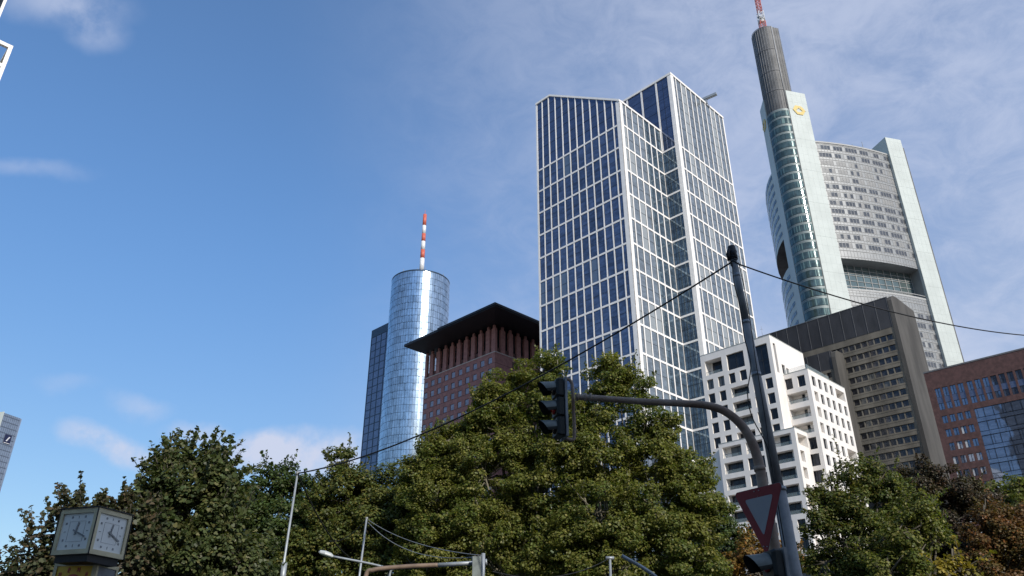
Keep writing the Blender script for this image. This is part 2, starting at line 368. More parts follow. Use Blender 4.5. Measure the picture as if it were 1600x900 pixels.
# face 1 (left wing, looking left)
for i in range(13):
    u = LW0 + i * BW
    wd = .17 if 0 < i < 12 else (.30 if i == 0 else .7)
    c0, c1 = (u - wd, u + wd) if 0 < i < 12 else ((u, u + 2 * wd) if i == 0 else (u - 2 * wd, u))
    grid.fbox(F1, c0, c1, 0, ztop(u if i < 12 else -5.8) - .2, 0, GD)
for z in BAND: grid.fbox(F1, LW0 + .6, -7.2, z - .27, z + .27, .01, GD)
for i in range(12):
    a0, a1 = LW0 + i * BW + (.19 if i else .6), LW0 + (i + 1) * BW - (.19 if i < 11 else 1.4)
    for z0, z1 in rows(0, 142.6):
        wins.append(window_mb(F1, a0, a1, z0 + .21, z1 - .21, GD - .04, hs=(.5,), fw=.05))
    w = MB(); d = GD - .04; zt0, zt1 = ztop(a0) - .5, ztop(a1) - .5
    w.quad([F1(a0, 142.83, d), F1(a1, 142.83, d), F1(a1, zt1, d), F1(a0, zt0, d)], 1)
    for k in range(1, 8):
        zz = 142.83 + 3.84 * k
        if zz < zt1 - .5: w.fbox(F1, a0, a1, zz - .05, zz + .05, d - .05, d - .002, 0)
    winsT.append(w)
# roof trims of the left wing, following the slope
trim = MB()
def slope_trim(u0, u1, z0, z1):
    for (v0, v1) in ((-19.75, -19.0),):
        trim.hexa([T(u0, v0, z0 - .6), T(u1, v0, z1 - .6), T(u1, v1, z1 - .6), T(u0, v1, z0 - .6), T(u0, v0, z0 + .1), T(u1, v0, z1 + .1), T(u1, v1, z1 + .1), T(u0, v1, z0 + .1)])
slope_trim(LW0, -32.4, 169.2, 169.2); slope_trim(-32.4, -5.8, 169.2, 151)
trim.box(T, -6.5, -5.7, -19.0, 0, 150.45, 151.1)
trim.box(T, LW0 - .05, LW0 + .6, -19.0, 3, 168.6, 169.3)
trim.box(T, -.65, .12, -.12, 30, 169.3, 170.05); trim.box(T, -24, -.65, -.12, .6, 169.3, 170.05)
trim.build('roof_edge', M['white_panel'], tw)
rf = MB(); rf.quad([T(LW0 + .4, -19, 168.7), T(-32.4, -19, 168.7), T(-32.4, 3, 168.7), T(LW0 + .4, 3, 168.7)]); rf.quad([T(-32.4, -19, 168.7), T(-6, -19, 150.6), T(-6, 3, 150.6), T(-32.4, 3, 168.7)])
rf.box(T, -23.8, -.7, .7, 30, 169.42, 169.6); tw_roof = rf.build('roof', M['slate_panel'], tw)
# face 2 (left wing, looking right): seven bays
FB = 19.6 / 7
for i in range(8):
    v = -19.6 + i * FB
    c0, c1 = (v - .17, v + .17) if 0 < i < 7 else ((v, v + 1.3) if i == 0 else (v - .12, v))
    grid.fbox(F2, c0, c1, 0, 150.6, 0, GD)
for z in BAND: grid.fbox(F2, -18.3, 0, z - .27, z + .27, .01, GD)
for i in range(7):
    a0, a1 = -19.6 + i * FB + (.17 if i else 1.3), -19.6 + (i + 1) * FB - (.17 if i < 6 else .12)
    for z0, z1 in rows(0, 142.6) + [(142.55, 151.0)]:
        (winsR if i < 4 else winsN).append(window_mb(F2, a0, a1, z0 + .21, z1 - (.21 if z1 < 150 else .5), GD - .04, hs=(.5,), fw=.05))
# face 3 (right wing, looking right): eleven bays
RB = 30 / 11
for i in range(12):
    v = i * RB
    c0, c1 = (v - .17, v + .17) if 0 < i < 11 else ((v, v + 1.5) if i == 0 else (v - .6, v))
    grid.fbox(F3, c0, c1, 0, 169.35, 0, GD)
for z in BAND: grid.fbox(F3, 1.5, 29.4, z - .27, z + .27, .01, GD)
for i in range(11):
    a0, a1 = i * RB + (.17 if i else 1.5), (i + 1) * RB - (.17 if i < 10 else .6)
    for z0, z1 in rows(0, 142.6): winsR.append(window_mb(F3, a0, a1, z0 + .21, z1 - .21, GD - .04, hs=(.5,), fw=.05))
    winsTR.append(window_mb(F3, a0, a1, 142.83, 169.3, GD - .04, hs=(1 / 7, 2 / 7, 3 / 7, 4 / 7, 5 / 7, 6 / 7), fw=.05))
# face 4: the notch wall, and the right wing above the left wing
grid.fbox(F4, -1.3, -.001, 0, 169.35, .001, GD)
for z in BAND: grid.fbox(F4, -5.8 + .01, -1.3, z - .27, z + .27, .01, GD)
for i in range(1, 5): grid.fbox(F4, -5.6 * i - .3, -5.6 * i + .3, 143 if i == 1 else 149, 169.35, .003, GD)
for z0, z1 in rows(0, 142.6):
    winsN.append(window_mb(F4, -5.78, -1.3, z0 + .21, z1 - .21, GD - .04, vs=(.2, .4, .6, .8), hs=(.5,), fw=.05))
for i in range(4):
    winsT.append(window_mb(F4, -5.6 * (i + 1) + .3, -5.6 * i - (1.3 if i == 0 else .3), 142.83, 169.3, GD - .04, vs=(.5,) if i == 0 else (), hs=tuple(k / 7 for k in range(1, 7)), fw=.04))
grid.build('facade_grid', M['white_panel'], tw)
GL = [M['dark_frame'], M['tower_glass']]
emit(winsT, 'window', [M['dark_frame'], M['tower_glass_top']], tw, 99)
emit(wins, 'window', GL, tw, 35); emit(winsR, 'window', [M['dark_frame'], M['sunward_blind_glass']], tw, 24); emit(winsTR, 'window', [M['dark_frame'], M['sunward_blind_glass']], tw, 11); emit(winsN, 'window', [M['dark_frame'], M['notch_glass']], tw, 10)
m_ = MB(); m_.tube([T(-1.5, 19.5, 169.6), T(-1.0, 19.6, 171.2)], .35, 8); m_.box(Fr(T(-2, 19, 0), GRID + 8), -1, 6.0, 0, 1.0, 171.2, 172.0); m_.box(Fr(T(-2, 19, 0), GRID + 8), 1.2, 2.6, .2, .8, 169.5, 171.2)
m_.build('roof_crane', M['steel_light'], tw_roof)

# ---------------------------------------------------------------- round glass tower with striped mast
ctr = (-50.2, 380.9); RR = 15.9
mt = thing('round_tower', (*ctr, 0), 'round shiny blue glass tower with red and white mast, joined to a square block', 'office tower')
c = MB(); c.tube([(*ctr, 0), (*ctr, 199.4)], RR - .12, 96); c.tube([(*ctr, 199.2), (*ctr, 200)], RR + .05, 96); c.build('wall', M['cyl_joint'], mt)
pan = []; NS = 72; rnd = random.Random(3)
for k in range(53):
    z0 = 200 - .75 - 3.72 * (k + 1); z1 = z0 + 3.72
    if z1 < 2: break
    for j in range(NS):
        a0 = 2 * math.pi * j / NS; a1 = 2 * math.pi * (j + 1) / NS; am = (a0 + a1) / 2
        g_ = .0035
        t0, t1 = rnd.uniform(-.014, .014), rnd.uniform(-.012, .012)
        P_ = lambda a, z, r: (ctr[0] + r * math.cos(a), ctr[1] + r * math.sin(a), z)
        w = MB(); w.quad([P_(a0 + g_, z0 + .09, RR + t0), P_(a1 - g_, z0 + .09, RR - t0), P_(a1 - g_, z1 - .09, RR - t0 + t1), P_(a0 + g_, z1 - .09, RR + t0 + t1)], 1)
        if rnd.random() < .45 and k > 1:                     # opening light: a narrow frame in the panel
            s0 = rnd.choice((.08, .55)); b0 = a0 + (a1 - a0) * s0; b1 = b0 + (a1 - a0) * .36
            for (p, q, r_, s_) in ((b0, b0 + .003, z0 + .4, z1 - .3), (b1, b1 + .003, z0 + .4, z1 - .3), (b0, b1 + .003, z1 - .36, z1 - .21), (b0, b1, z0 + .34, z0 + .42)):
                w.quad([P_(p, r_, RR + .07), P_(q, r_, RR + .07), P_(q, s_, RR + .07), P_(p, s_, RR + .07)], 0)
        dv = math.cos(am) * ctr[0] + math.sin(am) * ctr[1]
        pan.append((dv > 30, w))
vis_ = [w for f_, w in pan if not f_]; hid = [w for f_, w in pan if f_]
vis_.sort(key=lambda w: -area_px(w))
for w in vis_[:99]: w.build('glass_panel', [M['cyl_joint'], M['cyl_glass']], mt)
r_ = MB(); [r_.add(w) for w in vis_[99:] + hid]; o = r_.build('glass_panel', [M['cyl_joint'], M['cyl_glass']], mt); o['kind'] = 'stuff'
m_ = MB(); m_.tube([(*ctr, 199.9), (*ctr, 201.2)], 11, 48); m_.tube([(*ctr, 201), (*ctr, 203)], 3.5, 24)
for k in range(9):
    a_ = R(200 + k * 17); m_.tube([(ctr[0] + 14 * math.cos(a_), ctr[1] + 14 * math.sin(a_), 200), (ctr[0] + 14 * math.cos(a_), ctr[1] + 14 * math.sin(a_), 200.9 + .9 * (k % 3))], .12, 6)
m_.build('roof_plant', M['bank_grey'], mt)
ms = MB(); seg = [(203, 208, 1), (208, 215.5, 1), (215.5, 221, 0), (221, 226.5, 1), (226.5, 231.5, 0), (231.5, 237, 1), (237, 244.5, 0)]
for z0, z1, mi in seg:
    rr_ = 1.35 - .35 * (z0 - 203) / 42; ms.tube([(*ctr, z0), (*ctr, z1)], [rr_, rr_ - .04], 14, mi=mi)
ms.tube([(*ctr, 203), (*ctr, 206.5)], [2.4, 1.4], 14, mi=1); ms.tube([(*ctr, 244.5), (*ctr, 247.5)], .12, 6, mi=0)
ms.build('mast', [M['mast_red'], M['mast_white']], mt)
SK = 1.075
S_ = Fr((-64.38 * SK, 367.97 * SK), GRID); FS = faceL(S_, 0); hz = lambda z: CZ + (z - CZ) * SK
sb = MB(); sb.box(S_, -14.9, 4, .25, 20, 0, hz(169.6)); sb.box(S_, -15.1, 4.2, 0, .6, hz(165.6), hz(170)); sb.box(S_, -15.1, -14.7, 0, 20, 0, hz(170))
for z in range(41): sb.fbox(FS, -14.7, 4, hz(165.6 - 4.0 * z) - .2, hz(165.6 - 4.0 * z) + .2, .1, .3)
for k in range(5): sb.fbox(FS, -15 + 4.75 * k - .2, -15 + 4.75 * k + .2, 0, hz(165.6), .05, .3)
sb.build('square_block', M['cyl_joint'], mt)
pl = []
for z in range(40):
    for k in range(4): pl.append(window_mb(FS, -14.75 + 4.75 * k, -10.5 + 4.75 * k, hz(161.82 - 4.0 * z), hz(165.38 - 4.0 * z), .2, fw=0, g=0))
emit(pl, 'window', [M['side_glass']], mt, 60)

# ---------------------------------------------------------------- red sandstone tower under a wide flat roof
J = Fr((-5.75, 245.33), GRID); FJL = faceL(J, 0); FJR = faceR(J, 0)
jt = thing('roofed_tower', J(-19, 19, 0), 'red sandstone office block with small square windows and a wide flat dark roof on columns', 'office building')
wl = MB(); hl, hr = [], []
SP, BP = 3.98, 3.82
for k in range(25):
    zt = 101.7 - SP * k
    for i in range(10):
        uc = -2.45 - BP * i; hl.append((uc - 1.02, uc + 1.02, zt - 2.2, zt))
        if zt < 3: continue
for k in range(24):
    zt = 101.8 - SP * k
    for v0 in (8.2, 12.0, 17.2, 21.0, 26.0, 29.8): hr.append((v0, v0 + 2.75, zt - 2.5, zt))
hl = [h for h in hl if h[2] > 1]; hr = [h for h in hr if h[2] > 1]
holes_wall(wl, FJL, -38.0, 0, 0, 103.1, hl, .22); holes_wall(wl, FJR, 0, 38, 0, 103.1, hr, .35)
wl.box(J, -37.6, -.5, .5, 37.5, 0, 103.0)
wl.box(J, -38, -37.9, .01, 38, 0, 103.1)
wl.build('wall', M['sandstone'], jt)
jn = MB()
for k in range(25):
    z = 102.35 - SP * k - 3.0
    if z > 1: jn.fbox(FJL, -38.0, .02, z - .07, z + .07, -.02, .1); jn.fbox(FJR, .03, 8.1, z - .07, z + .07, -.02, .1)
jn.fbox(FJR, 7.6, 15.4, 0, 102.6, .03, .02 + .05)
jn.build('wall_joint', M['sandstone_joint'], jt)
cn = MB(); cn.fbox(FJL, -38.15, .15, 103.1, 103.45, -.15, .4); cn.fbox(FJR, .4, 38, 103.1, 103.45, -.15, .4); cn.build('cornice', M['pale_string'], jt)
pw = [window_mb(FJL, h[0], h[1], h[2], h[3], .18, fw=.1) for h in hl]; emit(pw, 'window', [M['sandstone_joint'], M['pale_window']], jt, 85)
pw = [window_mb(FJR, h[0], h[1], h[2], h[3], .3, vs=(1 / 3, 2 / 3), hs=(1 / 3, 2 / 3), fw=.12, t=.12) for h in hr]; emit(pw, 'window', [M['white_panel'], M['flat_glass']], jt, 12)
co_ = []
for i in range(11):
    uc = 0 if i == 0 else -3.82 * i
    c_ = MB(); w_c = 1.0
    u0, u1 = (uc - 1.9, uc) if i == 0 else (uc - w_c, uc + w_c)
    if i == 10: u0, u1 = -38, -36.9
    c_.box(J, u0, u1, 0.0, .95, 103.45, 112.2); um = (u0 + u1) / 2
    c_.box(J, um - .4, um + .4, .1, .85, 112.2, 113.6); c_.build('column', M['sandstone'], jt)
for i in range(1, 10):
    c_ = MB(); vc = 3.82 * i; c_.box(J, -.95, 0, vc - 1.0, vc + 1.0, 103.45, 112.2); c_.box(J, -.85, -.1, vc - .45, vc + .45, 112.2, 113.6); c_.build('column', M['sandstone'], jt)
lg = MB(); lg.box(J, -35, -3.2, 3.2, 35, 103.4, 113.6); lg.build('upper_storey_glass', M['flat_glass'], jt)
pr = MB(); pr.fbox(FJL, -37.9, -.4, 103.45, 105.2, .3, .6); pr.fbox(FJR, .4, 37, 103.45, 105.2, .3, .6); pr.build('parapet', M['sandstone_joint'], jt)
rl = MB()
for fn, s_ in ((FJL, -1), (FJR, 1)):
    for i in range(9):
        for k in range(4):
            a_ = s_ * (3.82 * i + 1.5 + .9 * k if False else 3.82 * i + 1.3 + .5 * k); rl.fbox(fn, a_, a_ + .08, 105.2, 108.4 + (k % 2) * 2.4, 2.6, 2.7)
rl.build('mullion', M['black'], jt)
rf = MB(); A_ = [(9.44, -9.15), (9.44, 40), (-39.5, 40), (-39.5, -9.15)]
n0 = len(rf.v)
top = [J(u, v, 115) for u, v in A_]; bot = [J(u, v, 114.1) for u, v in A_]; inn = [J(u, v, 113.5) for u, v in ((1, -1), (1, 39), (-38.6, 39), (-38.6, -1))]
rf.v += top + bot + inn
for i in range(4):
    j = (i + 1) % 4; rf.f += [(i, j, 4 + j, 4 + i), (4 + i, 4 + j, 8 + j, 8 + i)]; rf.mi += [0, 0]; rf.sm += [False, False]
rf.f += [(0, 1, 2, 3), (8, 9, 10, 11)]; rf.mi += [0, 0]; rf.sm += [False, False]
rf.box(J, -20, 9.75, -9.45, -9.2, 114.5, 115.3); rf.box(J, 9.5, 9.75, -9.2, 40, 114.5, 115.3)
rf.build('roof', M['roof_dark'], jt)

# ---------------------------------------------------------------- bank tower: round corner core, white slabs, curved grey fronts
B = Fr((113.3, 251.07), 14.66)
bt = thing('bank_tower', B(25, 15, 0), 'tallest pale tower with round dark core, green glass corner, white slabs and lattice mast', 'skyscraper')
r0 = 5.6; cc = B(0, r0, 0)[:2]
def arc(r, a): return (cc[0] + r * math.cos(a), cc[1] + r * math.sin(a))
A0, A1 = R(284.66), R(176)
def arcwall(mb, r, z0, z1, n=28, mi=0):
    for i in range(n):
        a, b_ = A0 + (A1 - A0) * i / n, A0 + (A1 - A0) * (i + 1) / n
        p, q = arc(r, a), arc(r, b_); mb.quad([(*p, z0), (*q, z0), (*q, z1), (*p, z1)], mi, True)
LF = Fr(arc(r0, A1), 84)            # left slab runs back from the corner
cw = MB(); n = 28
A1b = R(104.66); ring = [arc(r0 - .15, A0 + (A1b - A0) * i / 44) for i in range(45)]
poly = [B(3.4, .15, 0)[:2]] + ring + [B(3.4, 2 * r0, 0)[:2]]
cw.prism([(p[0], p[1]) for p in poly], 0, 258.8); cw.build('core_wall', M['louvre'], bt)
lv = MB()
for i in range(n + 1):
    if i % 2 == 0:
        p = arc(r0 - .1, A0 + (R(130) - A0) * i / n); lv.tube([(*p, 213), (*p, 259)], .07 if i else .34, 5)
for u in (1.2, 2.3, 3.4): q = B(u, -.1, 0); lv.tube([(q[0], q[1], 223), (q[0], q[1], 259)], .05, 5)
lv.build('louvre_rib', M['louvre_rib'], bt)
lr = MB()
for z in (258.9, 246, 234, 223.5, 213.2): lr = MB(); arcwall(lr, r0 + .02, z - .15, z + .2); lr.build('core_ring', M['slate_joint'], bt)
gl = MB(); gp = []
zr = [213 - 3.9 * k for k in range(50)]
for k, z in enumerate(zr):
    arcwall(gl, r0 + .18, z - .42, z - .08, mi=0)
    NA = 30
    for i in range(NA):
        a, b_ = A0 + (A1 - A0) * (i + .1) / NA, A0 + (A1 - A0) * (i + .9) / NA
        if z < 5: continue
        w = MB(); p, q = arc(r0 + .12, a), arc(r0 + .12, b_); w.quad([(*p, z - 3.7), (*q, z - 3.7), (*q, z - .5), (*p, z - .5)], 0)
        w.quad([(*arc(r0 + .17, a), z - 1.0), (*arc(r0 + .17, b_), z - 1.0), (*arc(r0 + .17, b_), z - .5), (*arc(r0 + .17, a), z - .5)], 1)
        gp.append(w)
gl.build('storey_band', M['bank_pale'], bt)
emit(gp, 'corner_window', [M['bank_green'], M['bank_pale']], bt, 99)
def slab(fr, u0, u1, ztop_, depth, name, side_mat=None):
    s_ = MB(); s_.box(fr, u0, u1, 0, depth, 0, ztop_); s_.build(name, M['bank_white'], bt)
    j_ = MB(); fn = faceL(fr, 0)
    z = ztop_ - 9.5
    while z > 3: j_.fbox(fn, u0, u1, z - .06, z + .06, -.012, .1); z -= 15.2
    z = ztop_ - 1.9
    while z > 3: j_.fbox(fn, u0 + .3, u1, z - .02, z + .02, -.008, .1); z -= 3.8
    for q in range(1, 4): x = u0 + (u1 - u0) * q / 4; j_.fbox(fn, x - .025, x + .025, 0, ztop_ - .1, -.009, .1)
    j_.fbox(fn, u0, u0 + .16, 0, ztop_, -.02, .1); j_.build('panel_joint', M['bank_joint'], bt)
slab(B, .45, 9.6, 223, 9, 'front_slab'); slab(B, 44.7, 52.4, 207.4, 14, 'end_slab')
# left slab seen at a sharp angle: its outside looks along -e of its frame turned round
lsl = MB(); lsl.box(Fr(arc(r0 + .3, A1), 84), 0, 7.2, -4, 0, 0, 222.5); lsl.build('left_slab', M['bank_white'], bt)
def ribbon_logo(fn, a, z, s_):          # folded ribbon hexagon with a slanting gap
    m2 = MB()
    O = [(-1, 0), (-.5, .78), (.42, .78), (1, 0), (.5, -.78), (-.42, -.78)]
    I = [(-.5, -.08), (-.02, .42), (.12, .3), (.52, -.08), (.12, -.38), (-.3, -.38)]
    for i in range(6):
        j = (i + 1) % 6
        if i == 2: continue
        q = [O[i], O[j], I[j], I[i]]
        m2.hexa([fn(a + x * s_, z + y * s_, -.25) for x, y in q] + [fn(a + x * s_, z + y * s_, -.02) for x, y in q])
    q = [O[2], O[3], I[3], I[2]]; q = [(x + .06, y - .02) for x, y in q]; m2.hexa([fn(a + x * s_, z + y * s_, -.25) for x, y in q] + [fn(a + x * s_, z + y * s_, -.02) for x, y in q])
    return m2
ribbon_logo(faceL(B, 0), 5.0, 213.2, 2.9).build('logo', M['logo_yellow'], bt)
LL = Fr(arc(r0 + .3, A1), 84); ribbon_logo(lambda a, z, d: LL(a, -d * -1 if False else -d, z), 4.2, 212.5, 2.9).build('logo', M['logo_yellow'], bt)
# curved front between the slabs
BU = 1.3
def cf(u): t = (u - 9.6) / 35.1; return -BU * (1 - (2 * t - 1) ** 2) + 1.2
def fc(a, z, d): return B(a, cf(a) + d, z)
NC = 26; ue = [9.6 + 35.1 * i / NC for i in range(NC + 1)]
fw_ = MB(); glw = []; ZT = 199.2; ST = 3.83
for i in range(NC):
    for z0, z1 in ((0, 131.4), (144.9, ZT)):
        fw_.quad([fc(ue[i], z0, 0), fc(ue[i + 1], z0, 0), fc(ue[i + 1], z1, 0), fc(ue[i], z1, 0)], 0, True)
for i in range(NC): fw_.quad([fc(ue[i], ZT, 0), fc(ue[i + 1], ZT, 0), B(ue[i + 1], 14, ZT), B(ue[i], 14, ZT)])
for i in range(NC):                       # soffit and floor of the garden
    for z in (144.9, 131.4): fw_.quad([fc(ue[i], z, 0), fc(ue[i + 1], z, 0), B(ue[i + 1], 9, z), B(ue[i], 9, z)], 0)
fw_.quad([B(44.69, cf(44.7), 131.4), B(44.69, 9, 131.4), B(44.69, 9, 144.9), B(44.69, cf(44.7), 144.9)])
fw_.build('front_wall', M['bank_grey'], bt)
rr = random.Random(5)
mu = MB(); bl = []
k = 0; z = ZT - 1.0
while z > 6:
    k += 1
    z1 = z - .55; z0 = z1 - 1.95
    if not (127.5 < z < 145.5 + 4.0) :
        for i in range(NC):
            grp = (i % 9) in (0, 5)
            a0, a1 = ue[i] + .12, ue[i + 1] - .12
            if grp: continue
            r__ = rr.random(); mi = 0
            pblind = .0 if k < 3 else (.9 if k in (3, 4, 5) else (.05, .12, .5, .08, .2)[k % 5])
            if r__ < pblind: mi = 1
            w = MB(); zb = z0 if mi == 0 or rr.random() < .7 else z0 + rr.uniform(.6, 1.4)
            w.quad([fc(a0, z0, -.03), fc(a1, z0, -.03), fc(a1, z1, -.03), fc(a0, z1, -.03)], mi)
            glw.append(w)
    if not (131 < z - 3 and z < 146.5):
        for i in range(NC): mu.hexa([fc(ue[i], z - .1, -.14), fc(ue[i + 1], z - .1, -.14), fc(ue[i + 1], z - .1, .1), fc(ue[i], z - .1, .1), fc(ue[i], z + .12, -.14), fc(ue[i + 1], z + .12, -.14), fc(ue[i + 1], z + .12, .1), fc(ue[i], z + .12, .1)])
        for i in range(NC): mu.hexa([fc(ue[i], z0 - .2, -.1), fc(ue[i + 1], z0 - .2, -.1), fc(ue[i + 1], z0 - .2, .1), fc(ue[i], z0 - .2, .1), fc(ue[i], z0 - .1, -.1), fc(ue[i + 1], z0 - .1, -.1), fc(ue[i + 1], z0 - .1, .1), fc(ue[i], z0 - .1, .1)])
    z -= ST
for u in ue[::1]:
    for z0, z1 in ((0, 131.4), (144.9, ZT)): mu.fbox(fc, u - .06, u + .06, z0, z1, -.09, .1)
for i in range(NC): mu.hexa([fc(ue[i], ZT - .5, -.25), fc(ue[i + 1], ZT - .5, -.25), fc(ue[i + 1], ZT - .5, .6), fc(ue[i], ZT - .5, .6), fc(ue[i], ZT + .2, -.25), fc(ue[i + 1], ZT + .2, -.25), fc(ue[i + 1], ZT + .2, .6), fc(ue[i], ZT + .2, .6)])
mu.build('facade_ribs', M['bank_rib'], bt)
emit(glw, 'front_window', [M['bank_window'], M['bank_blind']], bt, 99)
gg = MB(); fg = lambda a, z, d: B(a, 5.5 + cf(a) * .3 + d, z)
us = [9.7 + 35 * i / 11 for i in range(12)]
for i in range(11):
    gg.quad([fg(us[i], 131.4, 0), fg(us[i + 1], 131.4, 0), fg(us[i + 1], 144.9, 0), fg(us[i], 144.9, 0)], 0)
gg.build('garden_glass', M['garden_glass'], bt)
gf = MB()
for u in us: gf.fbox(fg, u - .09, u + .09, 131.4, 144.9, -.25, 0)
for z in (133.6, 136, 138.4, 140.8, 141.6, 143.2):
    for i in range(11): gf.fbox(fg, us[i] + .09, us[i + 1] - .09, z - .08, z + .08, -.2, 0)
for i in range(NC): gf.hexa([fc(ue[i], 131.4, -.1), fc(ue[i + 1], 131.4, -.1), fc(ue[i + 1], 131.4, .4), fc(ue[i], 131.4, .4), fc(ue[i], 132.2, -.1), fc(ue[i + 1], 132.2, -.1), fc(ue[i + 1], 132.2, .4), fc(ue[i], 132.2, .4)])
gf.build('garden_frame', M['bank_rib'], bt)
# left curved front, seen edge on
pts = [LL(7.2, 0, 0)[:2]]
for ln, az in ((3, 90), (5, 85), (6, 79), (7, 73), (8, 68), (8, 62)): pts.append((pts[-1][0] + ln * math.cos(R(az)), pts[-1][1] + ln * math.sin(R(az))))
lf = MB()
def pl_pt(t):
    i = min(int(t), len(pts) - 2); f_ = t - i; return (pts[i][0] * (1 - f_) + pts[i + 1][0] * f_, pts[i][1] * (1 - f_) + pts[i + 1][1] * f_)
NQ = 36; tq = [(len(pts) - 1) * i / NQ for i in range(NQ + 1)]
for i in range(NQ):
    p, q = pl_pt(tq[i]), pl_pt(tq[i + 1])
    for z0, z1 in ((0, 146), (158.5, 190)): lf.quad([(*p, z0), (*q, z0), (*q, z1), (*p, z1)], 0, True)
    lf.quad([(p[0] + 7, p[1] + 1, 146), (q[0] + 7, q[1] + 1, 146), (q[0] + 7, q[1] + 1, 158.5), (p[0] + 7, p[1] + 1, 158.5)], 1)
    for z in (146, 158.5): lf.quad([(*p, z), (*q, z), (q[0] + 7, q[1] + 1, z), (p[0] + 7, p[1] + 1, z)], 1)
    z = 189
    while z > 5:
        if not 145.5 < z < 160:
            o_ = lambda p_, d: (p_[0] - d * .98, p_[1] + d * .1)
            lf.quad([(*o_(p, .1), z - 1.5), (*o_(q, .1), z - 1.5), (*o_(q, .1), z), (*o_(p, .1), z)], 2)
        z -= ST
lf.quad([(*pts[0], 190)] + [(*p, 190) for p in pts[1:]] + [B(30, 20, 190)])
lf.build('left_front', [M['bank_white'], M['louvre'], M['bank_window']], bt)
# lattice mast
ms = MB(); q = arc(1.0, R(250)); mx, my = q
for z0, z1, mi, s_ in ((259, 266, 0, 1.15), (266, 272, 1, 1.15), (272, 281, 0, .85), (281, 288, 1, .75), (288, 300, 0, .6)):
    cs = [(mx + s_ * a, my + s_ * b_) for a, b_ in ((-1, -1), (1, -1), (1, 1), (-1, 1))]
    for x_, y_ in cs: ms.tube([(x_, y_, z0), (x_, y_, z1)], .14, 5, mi=mi)
    zz = z0
    while zz < z1 - .5:
        for i in range(4):
            p, q = cs[i], cs[(i + 1) % 4]; ms.tube([(*p, zz), (*q, min(z1, zz + 2))], .1, 4, mi=mi); ms.tube([(*q, zz), (*p, min(z1, zz + 2))], .1, 4, mi=mi)
        zz += 2
ms.tube([(mx - 1.4, my - 1, 268), (mx + 1.6, my + 1, 269)], .6, 8, mi=2); ms.tube([(mx - 1, my, 266), (mx + 1, my, 267)], .9, 8, mi=1)
ms.build('mast', [M['mast_red'], M['mast_white'], M['steel']], bt)
m_ = MB(); q = B(40, 8, 199); m_.tube([q, (q[0], q[1], 210)], .12, 5); q = B(31, 4, 199); m_.tube([q, (q[0], q[1], 204)], .1, 5); m_.build('roof_antenna', M['steel'], bt)
tp = MB(); q = B(52.4, 8, 0); s2 = MB(); s2.box(B, 52.4, 54.2, 1.2, 14, 0, 204.5); s2.build('end_recess', M['louvre'], bt)

# ---------------------------------------------------------------- grey concrete office block
K = Fr((109.84, 204.18), GRID); FK = faceL(K, 0)
kt = thing('concrete_block', K(-20, 10, 0), 'brown grey concrete office block with window rows, dark panelled top and blank end wall', 'office building')
kw = MB(); hk = []
PZ = 3.3
for k in range(27):
    zt = 92.1 - PZ * k
    for i in range(30):
        u1 = -1.22 - 1.86 * i; u0 = u1 - 1.54
        if k == 0 or u0 > -15.9 or k > 0: hk.append((u0, u1, zt - 1.72, zt + .05))
hk = [h for h in hk if h[2] > 2 and (h[1] < -.2)]
strips = [(-57, -.9, 92.1 - PZ * k - 1.72, 92.1 - PZ * k + .05) for k in range(27) if 92.1 - PZ * k - 1.72 > 2]
holes_wall(kw, FK, -58, -.3, 0, 94.1, strips, .5)
pk = MB()
for s_ in strips:
    for i in range(30): pk.fbox(FK, -1.22 - 1.86 * i - .02 + .0, -1.22 - 1.86 * i + .30, s_[2], s_[3], .16, .5)
pk.build('window_pier', M['concrete'], kt)
kw.box(K, -58, -.3, .7, 17, 0, 94); kw.build('wall', M['concrete'], kt)
kl = MB()
for k in range(27):
    zt = 92.1 - PZ * k
    if zt > 3: kl.fbox(FK, -58, -.3, zt - 2.2, zt - 1.8, -.05, .0)
kl.build('sill_band', M['concrete'], kt)
kp = MB(); kp.box(K, -58, -.25, -.06, 17, 94.1, 103.4); kp.build('top_panelling', M['slate_panel'], kt)
kj = MB()
for i in range(17): kj.fbox(FK, -.5 - 3.5 * i - .06, -.5 - 3.5 * i + .06, 94.1, 103.4, -.14, -.06)
kj.box(K, -58, -.25, -.16, .4, 103.4, 103.6); kj.build('panel_joint', M['slate_joint'], kt)
kk = [window_mb(FK, *h, .38, vs=(.5,) if (int(h[0] * 10) % 3 == 0) else (), fw=.07) for h in hk]
emit(kk, 'window', [M['dark_frame'], M['brown_glass']], kt, 85)
ke = MB(); prof = [(-.2, 0), (-.2, 102.3), (.5, 103.4), (2.2, 104.3), (4.8, 104.6), (18.0, 104.6), (18.0, 0)]
a_ = [K(.9, v, z) for v, z in prof]; b_ = [K(-.25, v, z) for v, z in prof]; nn = len(prof)
ke.quad(a_); ke.quad(b_)
for i in range(nn): j = (i + 1) % nn; ke.quad([a_[i], a_[j], b_[j], b_[i]])
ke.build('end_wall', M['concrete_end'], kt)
st = MB(); prof = [(-6.2, 0), (-6.2, 87.6), (-5.6, 89.2), (-4.2, 90.0), (0, 90.2), (0, 0)]
a_ = [K(-16.0, v, z) for v, z in prof]; b_ = [K(-17.2, v, z) for v, z in prof]; st.quad(a_); st.quad(b_)
for i in range(6): j = (i + 1) % 6; st.quad([a_[i], a_[j], b_[j], b_[i]])
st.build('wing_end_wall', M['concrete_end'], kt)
FK2 = faceL(K, -5.9)
sw = MB(); sw.box(K, -40, -17.2, -5.9, 0, 84.2, 89.9); sw.build('wing_top', M['slate_panel'], kt)
sw = MB(); hs_ = []
for k in range(24):
    for i in range(12): hs_.append((-19.6 - 1.86 * i, -18.24 - 1.86 * i, 83.4 - PZ * k - 1.62, 83.4 - PZ * k))
